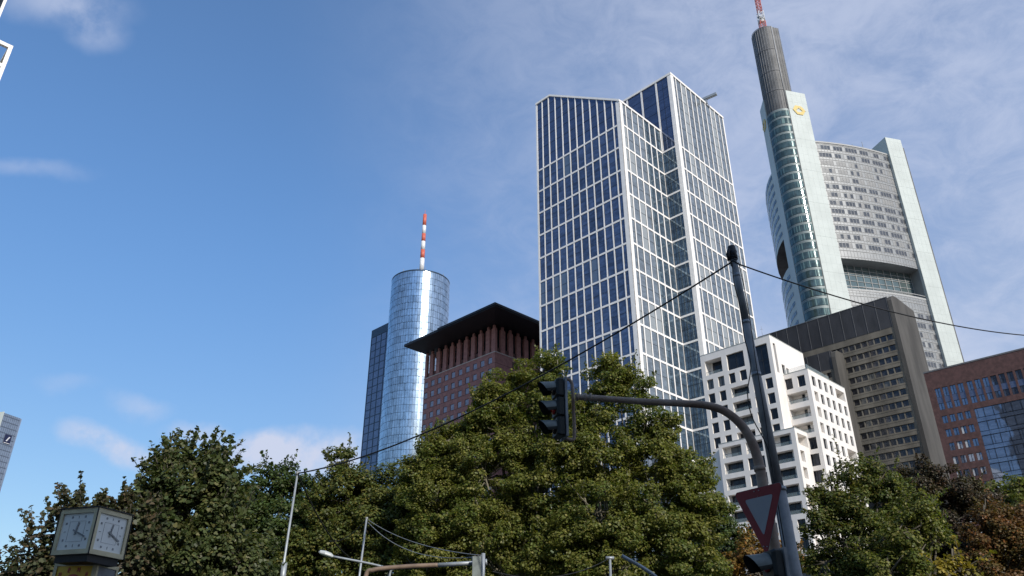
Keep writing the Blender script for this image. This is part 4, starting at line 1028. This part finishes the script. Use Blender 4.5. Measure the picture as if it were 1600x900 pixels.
# signal mast with curved arm
sg = thing('signal_mast', (3.78, 11.5, 0), 'rusty steel mast whose arm curves left to hold the traffic light', 'mast')
m_ = MB(); cp_ = curve([(3.78, 11.5, 0), (3.73, 11.5, 3.0), (3.685, 11.5, 4.2), (3.66, 11.5, 4.75), (3.55, 11.5, 5.15), (3.32, 11.5, 5.43), (3.02, 11.5, 5.56), (2.55, 11.5, 5.60), (1.95, 11.5, 5.63), (1.35, 11.5, 5.68), (.98, 11.5, 5.70)])
m_.tube(cp_, [.088 - .042 * min(1, i / (len(cp_) - 1) * 1.15) for i in range(len(cp_))], 16); m_.build('mast_arm', M['rusty'], sg)
m_ = MB()
for x in (1.0, 1.12, 1.2): m_.tube([(x, 11.5, 5.698), (x + .03, 11.5, 5.696)], .064, 12)
m_.tube([(3.672, 11.5, 4.55), (3.668, 11.5, 4.62)], .085, 14); m_.build('clamp', M['rusty'], sg)
# traffic light on the arm : faces left
def signal_head(lb, loc, yaw, h=.94, n=3, lens=('dark_lens', 'red_lens', 'dark_lens'), bracket=True, sc=1.0):
    t = thing('traffic_light', loc, lb, 'traffic light'); f_ = Fr(loc[:2], yaw); z0 = loc[2]
    P_ = lambda a, b_, z: f_(a * sc, b_ * sc, z0 + z * sc)
    hz_ = h / n; bd = MB()
    for k in range(n):
        zc = h / 2 - hz_ * (k + .5); x = .0
        # each chamber: rounded box by a short lofted octagon
        oc = [(-.13, -.15), (.13, -.15), (.15, -.13), (.15, .13), (.13, .15), (-.13, .15), (-.15, .13), (-.15, -.13)]
        for (d0, d1, s0, s1) in ((.02, .09, 1, 1), (.09, .13, 1, .85)):
            a_ = [P_(-d0, p * s0, zc + q * s0) for p, q in oc]; b_ = [P_(-d1, p * s1, zc + q * s1) for p, q in oc]
            for i in range(8): j = (i + 1) % 8; bd.quad([a_[i], a_[j], b_[j], b_[i]])
        bd.quad([P_(-.02, p, zc + q) for p, q in oc]); bd.quad([P_(-.13, p * .85, zc + q * .85) for p, q in oc])
    # front goes to -a ; back board on +a
    bd.build('housing', M['signal'], t)
    bb = MB(); w_b = .17; bb.hexa([P_(.0, -w_b, -h / 2 - .01), P_(.035, -w_b, -h / 2 - .01), P_(.035, w_b, -h / 2 - .01), P_(.0, w_b, -h / 2 - .01), P_(.0, -w_b, h / 2 + .01), P_(.035, -w_b, h / 2 + .01), P_(.035, w_b, h / 2 + .01), P_(.0, w_b, h / 2 + .01)]); bb.build('back_plate', M['steel'], t)
    for k in range(n):
        zc = h / 2 - hz_ * (k + .5); r = .125; L_ = .27
        v = MB(); N_ = 22; A_ = [math.radians(-22 + (224) * i / N_) for i in range(N_ + 1)]
        for i in range(N_):
            for rr2, mi in ((r, 0), (r - .008, 1)):
                q = []
                for a_, e in ((A_[i], 0), (A_[i + 1], 0), (A_[i + 1], 1), (A_[i], 1)):
                    ln = .10 + (.17 * (.5 + .5 * math.sin(a_)) + .11 if e else 0); q.append(P_(-ln, rr2 * math.cos(a_), zc + rr2 * math.sin(a_) - (.035 if e else 0)))
                v.quad(q, 0 if rr2 == r and math.sin((A_[i] + A_[i + 1]) / 2) > .0 else 1, True)
        vo = v.build('visor', [M['signal_top'], M['signal']], t)
        l_ = MB(); l_.tube([P_(-.12, 0, zc), P_(-.155, 0, zc), P_(-.175, 0, zc)], [.1, .1, .05], 20); l_.build('lens', M[lens[k]], vo)
    if bracket:
        b_ = MB(); b_.tube(curve([P_(.03, .05, h / 2 + .0), P_(.08, .05, h / 2 + .05), P_(.16, .05, h / 2 + .03), P_(.19, .05, h / 2 - .08), P_(.195, .05, 0), P_(.195, .05, -h / 2 + .1), P_(.16, .05, -h / 2 - .0), P_(.03, .05, -h / 2 + .02)]), .022 * 1.2, 10); b_.build('bracket', M['rusty'], t)
    return t
signal_head('black three lens traffic light hanging at the end of the curved arm', (.775, 11.5, 5.51), 14, .92)
signal_head('dark traffic light right under the give way sign, cut by the bottom border', (3.62, 11.15, 2.80), 10, .92, lens=('red_lens', 'dark_lens', 'dark_lens'), bracket=False, sc=1.25)
signal_head('dark traffic light at the foot of the tall post, facing away', (4.28, 12.25, 2.72), 190, .92, lens=('red_lens', 'dark_lens', 'dark_lens'), bracket=False)
# give way sign
l_, r_ = np.array([3.243, 11.532, 4.230]), np.array([3.731, 10.776, 4.230])
sx = (r_ - l_) / .9; sn = np.cross(sx, [0, 0, 1]); sn = sn if sn[1] < 0 else -sn
mid = (l_ + r_) / 2
t = thing('give_way_sign', (mid[0], mid[1], mid[2] - .5), 'downward pointing triangular give way sign, white with dark red border', 'traffic sign')
def tri(s, h, rr_=.035, base=0):
    # rounded triangle pointing down; coordinates on the sign plane
    H_ = .779; c_ = np.array([0, -H_ / 3]); V_ = [np.array(p) for p in ((-.45, 0), (.45, 0), (0, -H_))]; V_ = [c_ + (v - c_) * s for v in V_]
    o_ = []
    for i in range(3):
        p, q, r = V_[i - 1], V_[i], V_[(i + 1) % 3]; d1 = (p - q) / np.linalg.norm(p - q); d2 = (r - q) / np.linalg.norm(r - q)
        for k in range(6): tt = k / 5; a_ = q + d1 * rr_ * (1 - tt); b_ = q + d2 * rr_ * tt; o_.append(a_ * (1 - tt) + b_ * tt if False else (q + d1 * rr_ * (1 - tt) ** 1.5 + d2 * rr_ * tt ** 1.5))
    return [tuple(mid + sx * x + np.array([0, 0, 1]) * (z * 1.2) + sn * h) for x, z in o_]
def plate(s, h0, h1, rr_):
    m3 = MB(); a_, b_ = tri(s, h0, rr_), tri(s, h1, rr_); m3.quad(a_); m3.quad(b_)
    for i in range(len(a_)): j = (i + 1) % len(a_); m3.quad([a_[i], a_[j], b_[j], b_[i]])
    return m3
plate(1.0, -.004, 0, .07).build('back', M['sign_back'], t); plate(.985, 0, .003, .065).build('border', M['sign_red'], t); plate(.565, .003, .005, .03).build('face', M['sign_white'], t)
m3 = MB()
for x, z in ((-.06, -.045), (.02, -.045), (-.03, -.80), (.03, -.81)): c3 = mid + sx * x + np.array([0, 0, z]) ; m3.tube([c3 + sn * .003, c3 + sn * .012], .008, 8)
m3.build('bolt', M['steel_light'], t)
m3 = MB()
for z in (-.12, -.62): m3.tube([mid - sn * .003 + np.array([0, 0, z]), (3.70, 11.5, mid[2] + z - .02)], .02, 6)
m3.build('clamp', M['steel'], t)
# clock
ca = -17.5; ck = thing('street_clock', (-7.15, 14.1, 3.66), 'beige cube clock with white square dials showing twenty past twelve', 'clock')
ck_c = Fr((-7.751, 13.676), ca); SZ = .8
z0, z1 = 3.675, 4.42
body = MB(); body.box(ck_c, .045, SZ - .045, .045, SZ - .045, z0 + .03, z1 - .03); body.build('body', M['black'], ck)
faces = {'front': (lambda a, z, d: ck_c(a, d, z)), 'side': (lambda a, z, d: ck_c(SZ - d, a, z)), 'back': (lambda a, z, d: ck_c(SZ - a, SZ - d, z)), 'left': (lambda a, z, d: ck_c(d, SZ - a, z))}
for nm, fn in faces.items():
    fr_ = MB(); e = .012; bw = .075
    fr_.fbox(fn, e, bw, z0, z1, 0, .05); fr_.fbox(fn, SZ - bw, SZ - e, z0, z1, 0, .05); fr_.fbox(fn, bw, SZ - bw, z0, z0 + bw, .001, .05); fr_.fbox(fn, bw, SZ - bw, z1 - bw, z1, .001, .05)
    fo = fr_.build('frame', M['clock_frame'], ck)
    d_ = MB(); d_.quad([fn(bw, z0 + bw, .03), fn(SZ - bw, z0 + bw, .03), fn(SZ - bw, z1 - bw, .03), fn(bw, z1 - bw, .03)]); d_.build('dial', M['clock_face'], fo)
    mk_ = MB(); zc = (z0 + z1) / 2; ac = SZ / 2; w2 = .235
    for h_ in range(12):
        an = math.radians(90 - 30 * h_); x, y = math.cos(an), math.sin(an); s_ = 1 / max(abs(x), abs(y)); x, y = x * s_ * w2, y * s_ * w2
        if h_ % 3 == 0:
            hw, hh_ = (.004, .022) if h_ in (0, 6) else (.022, .004); mk_.fbox(fn, ac + x - hw, ac + x + hw, zc + y - hh_, zc + y + hh_, .024, .029)
        else: mk_.fbox(fn, ac + x - .016, ac + x + .016, zc + y - .017, zc + y + .017, .024, .029)
    for (p, q, r, s_) in ((-.165, .165, .163, .166), (-.165, .165, -.166, -.163), (-.166, -.163, -.165, .165), (.163, .166, -.165, .165)): mk_.fbox(fn, ac + p, ac + q, zc + r, zc + s_, .026, .029)
    mk_.build('dial_marks', M['steel'], fo)
    def hand(ang, L_, wd, d0):
        an = math.radians(90 - ang); dx, dz = math.cos(an), math.sin(an); m4 = MB(); q = []
        for l0, sgn in ((-.06, -1), (L_, -1), (L_, 1), (-.06, 1)): q.append((ac + dx * l0 - dz * wd * sgn, zc + dz * l0 + dx * wd * sgn))
        m4.hexa([fn(x, z, d0) for x, z in q] + [fn(x, z, d0 - .004) for x, z in q]); return m4
    hand(10 + 1.5, .155, .014, .020).build('hour_hand', M['steel'], fo); hand(114, .24, .013, .014).build('minute_hand', M['steel'], fo)
cr_ = MB()
for (u, v) in ((0, 0), (SZ, 0), (SZ, SZ), (0, SZ)): cr_.box(ck_c, u - .008, u + .008, v - .008, v + .008, z0, z1)
cr_.build('corner_strip', M['black'], ck)
cr_ = MB(); cr_.box(ck_c, -.02, SZ + .02, -.02, SZ + .02, z1, z1 + .02); cr_.build('lid', M['black'], ck); cr_ = MB(); cr_.box(ck_c, .06, SZ - .06, .06, SZ - .06, z0 - .12, z0); cr_.build('underside', M['black'], ck)
# advert box under the clock
ad = Fr((-7.81, 13.98), 18.2 - 24); adt = thing('advert_box', (-7.3, 14.3, 0), 'box under the clock with a yellow panel and red Chinese characters', 'sign')
AW = .78; AZ = 3.60; AH = 1.0
adf = lambda a, z, d: ad(a, d, z); ads = lambda a, z, d: ad(AW - d, a, z)
b4 = MB(); b4.box(ad, .025, AW - .025, .025, .655, AZ - AH, AZ - .01); b4.build('body', M['black'], adt)
for fn, W_, pm in ((adf, AW, 'ad_yellow'), (ads, .68, 'ad_dark')):
    b4 = MB(); b4.fbox(fn, .012, .07, AZ - AH, AZ, 0, .03); b4.fbox(fn, W_ - .07, W_ - .012, AZ - AH, AZ, 0, .03); b4.fbox(fn, .07, W_ - .07, AZ - .06, AZ, .001, .03); b4.fbox(fn, .07, W_ - .07, AZ - AH, AZ - AH + .08, .001, .03)
    b4.build('frame', M['clock_frame'], adt)
    b4 = MB(); b4.quad([fn(.07, AZ - AH + .08, .018), fn(W_ - .07, AZ - AH + .08, .018), fn(W_ - .07, AZ - .06, .018), fn(.07, AZ - .06, .018)]); b4.build('panel', M[pm], adt)
def strokes(fn, cx_, cz_, s_, S, wd=.009):
    m5 = MB()
    for (x0, y0, x1, y1) in S:
        p = np.array([cx_ + x0 * s_, cz_ + y0 * s_]); q = np.array([cx_ + x1 * s_, cz_ + y1 * s_]); d = (q - p) / max(np.linalg.norm(q - p), 1e-6); n_ = np.array([-d[1], d[0]]) * wd / 2
        a_ = [p + n_, p - n_, q - n_, q + n_]; m5.hexa([fn(*k, .017) for k in a_] + [fn(*k, .012) for k in a_])
    return m5
c1 = [(-.5, .55, .5, .6), (0, 1, 0, .55), (-.4, .3, .4, .35), (-.35, .3, -.35, -.2), (.35, .35, .3, -.2), (-.35, .05, .3, .07), (-.4, -.25, .4, -.2), (0, -.2, 0, -.8), (-.5, -.75, .5, -.8), (-.1, .3, -.5, -.6)]
c2 = [(-.1, .9, -.5, .3), (-.5, .35, .6, .55), (.5, .9, .5, -.7), (-.3, .1, .4, .2), (-.3, .1, -.35, -.35), (-.35, -.3, .4, -.2), (.1, .5, -.5, -.6), (.2, -.4, .5, -.7)]
st_ = strokes(adf, .29, AZ - .125, .048, c1); st_.add(strokes(adf, .46, AZ - .125, .048, c2)); st_.add(strokes(adf, .14, AZ - .20, .05, c2)); st_.add(strokes(adf, .62, AZ - .20, .05, c1)); st_.build('lettering', M['ad_red'], adt)
m5 = MB(); m5.tube([adf(.385, AZ - .36, .016), adf(.385, AZ - .36, .010)], .17, 28); m5.build('round_emblem', M['ad_red'], adt)
m5 = MB()
for k in range(4): m5.fbox(ads, .16 + .09 * k, .2 + .09 * k, AZ - .5, AZ - .2, .012, .017)
m5.build('side_marks', M['steel_light'], adt)
m5 = MB(); q = ad(AW / 2, .33, 0); m5.tube([(q[0], q[1], 0), (q[0], q[1], AZ - AH + .02)], .07, 14); m5.build('post', M['steel'], adt)

# small poles and arms low in the view
def pole(name, lb, cat, p0, p1, r0_, r1_, m_name='steel_light', extra=None):
    t = thing(name, (p0[0], p0[1], 0), lb, cat); m6 = MB(); m6.tube([p0, p1], [r0_, r1_], 12); m6.build('pole', M[m_name], t)
    if extra: extra(t)
    return t
def ex1(t):
    m6 = MB(); m6.tube([(-7.76, 27.95, 4.6), (-7.76, 27.95, 5.5)], .095, 12); m6.build('pole_box', M['steel_light'], t)
    m6 = MB(); m6.tube([(-7.72, 28, 8.5), (-7.71, 28, 8.62)], .07, 8); m6.build('pole_top', M['steel'], t)
pole('wire_pole', 'thin light grey pole before the dark green tree at left', 'pole', (-7.95, 28, 0), (-7.713, 28, 8.55), .06, .034, extra=ex1)
def ex2(t):
    m6 = MB(); m6.tube([(-6.23, 34, 8.1), (-6.13, 34, 8.12)], .05, 8); m6.build('cap', M['steel'], t)
pole('wire_pole', 'thin light grey pole rising beside the street lamp head', 'pole', (-6.55, 34, 0), (-6.184, 34, 8.1), .06, .04, extra=ex2)
def ex3(t):
    q = aty(953, 872, 24); m6 = MB(); m6.tube([(q[0] - .12, 24, q[2]), (q[0] + .12, 24, q[2])], .05, 8); m6.build('cap', M['steel_light'], t)
q = aty(953, 870, 24); pole('wire_pole', 'short thin pole top at the bottom edge left of the slanted grey arm', 'pole', (q[0] - .1, 24, 0), tuple(q), .06, .035, extra=ex3)
# street lamp with a flat head
lt = thing('street_lamp', (-4.4, 30, 0), 'street lamp with a flat pale head on a long slanted arm', 'street lamp')
a0 = aty(518, 869, 30); a1 = aty(608, 889, 30)
m6 = MB(); m6.tube(curve([(a1[0] + .02, 30, 0), (a1[0] + .02, 30, a1[2] - .5), tuple(a1), tuple(a0)], 6), .04, 10); m6.build('pole', M['steel_light'], lt)
m6 = MB(); h0, h1 = aty(498, 863, 30), aty(521, 870, 30); d = (h1 - h0)
prof = [(0, .02, .03), (.12, .10, .10), (.5, .17, .13), (.85, .13, .11), (1, .05, .05)]
ringp = []
for t_, w2, hh_ in prof:
    c6 = h0 + d * t_; ringp.append([(c6[0], c6[1] + w2 * math.cos(a), c6[2] + hh_ * (math.sin(a) * (1 if math.sin(a) > 0 else .55))) for a in np.linspace(0, 2 * math.pi, 15)[:-1]])
for i in range(4):
    for j in range(14): k = (j + 1) % 14; m6.quad([ringp[i][j], ringp[i][k], ringp[i + 1][k], ringp[i + 1][j]], 0, True)
m6.build('lamp_head', M['lamp_white'], lt)
# low signal arm (brown, then grey) carrying a signal seen from behind
at_ = thing('low_signal_mast', (-3.6, 20, 0), 'low curved signal mast, tan then grey, reaching right at the bottom edge', 'mast')
cpt = curve([(-3.62, 20, 0), (-3.60, 20, 3.2), tuple(aty(572, 899, 20)), tuple(aty(583, 891, 20)), tuple(aty(600, 888, 20)), tuple(aty(640, 885, 20)), tuple(aty(684, 883, 20))], 8)
m6 = MB(); m6.tube(cpt, .055, 12); m6.build('arm', M['tan_paint'], at_); m6 = MB(); m6.tube([tuple(aty(683, 883, 20)), tuple(aty(758, 878.5, 20))], .05, 12); m6.tube([tuple(aty(758, 878.5, 20)), tuple(aty(761, 878.3, 20))], .075, 10); m6.build('arm_end', M['steel_light'], at_)
q = aty(751, 883, 19.8); bt2 = thing('traffic_light', (q[0], 19.8, q[2] - .5), 'green backed traffic light seen from behind at the end of the low arm', 'traffic light')
f9 = Fr((q[0], 19.8), 8); m6 = MB(); m6.box(f9, -.20, .03, -.02, .02, q[2] - .85, q[2] + .2); m6.build('back_plate', M['signal_top'], bt2)
m6 = MB(); m6.box(f9, -.17, -.02, .02, .16, q[2] - .75, q[2] + .12); m6.build('housing', M['signal'], bt2)
m6 = MB(); m6.tube([f9(.06, -.03, q[2] - .85), f9(.06, -.03, q[2] + .27)], .045, 10); m6.build('bracket', M['steel_light'], bt2)
# slanted grey arm
t = thing('slanted_mast', (aty(1040, 899, 18)[0], 18, 0), 'slanted light grey tube end at the bottom edge before the plane trees', 'mast')
m6 = MB(); e0, e1 = aty(972, 868.5, 18), aty(1030, 906, 18); m6.tube(curve([tuple(e0), tuple(e1), (e1[0] + .5, 18, e1[2] - .8), (e1[0] + .55, 18, 0)], 6), .04, 12); m6.tube([tuple(e0), tuple(e0 + (e0 - e1) * .01)], .048, 12); m6.build('tube', M['steel_light'], t)

# wires
def wire(lb, a, b_, sag, r, grp=None, m_name='cable', cat='wire', r1=None):
    a, b_ = np.array(a, float), np.array(b_, float); m7 = MB(); n_ = 40
    m7.tube([tuple(a + (b_ - a) * t_ - np.array([0, 0, sag * 4 * t_ * (1 - t_)])) for t_ in np.linspace(0, 1, n_ + 1)], [r + (r1 - r) * k / n_ for k in range(n_ + 1)] if r1 else r, 6)
    return single(m7, 'span_wire', M[m_name], lb, cat, grp, origin=a)
wire('thick black wire from the tall post down left to the thin grey pole', (3.86, 12, 8.36), (-7.70, 28, 8.56), .62, .015, r1=.026)
wire('black wire from the tall post to the right border', (3.99, 12, 8.32), tuple(aty(1740, 522, 20)), .55, .013)
wire('slack dark cable hanging from the thin grey pole into the dark trees', (-7.69, 28, 8.5), tuple(aty(560, 880, 40)), .5, .03)
wire('thin cable sagging left from the pole beside the street lamp', tuple(aty(572, 812, 34)), tuple(aty(515, 845, 40)), .3, .018)
wire('upper thin cable running right from the lamp side pole to the low signal', tuple(aty(575, 812, 34)), tuple(aty(753, 868, 20)), .25, .012, m_name='steel')
wire('lower thin cable running right from the lamp side pole to the low signal', tuple(aty(575, 816, 34)), tuple(aty(753, 869, 20)), .5, .012, m_name='steel')
wire('thin wire ending at the short pole top by the bottom edge', tuple(aty(770, 893, 20)), tuple(aty(951, 873, 24)), .3, .012)
for o in bpy.data.objects:
    if '_o' in o: del o['_o']
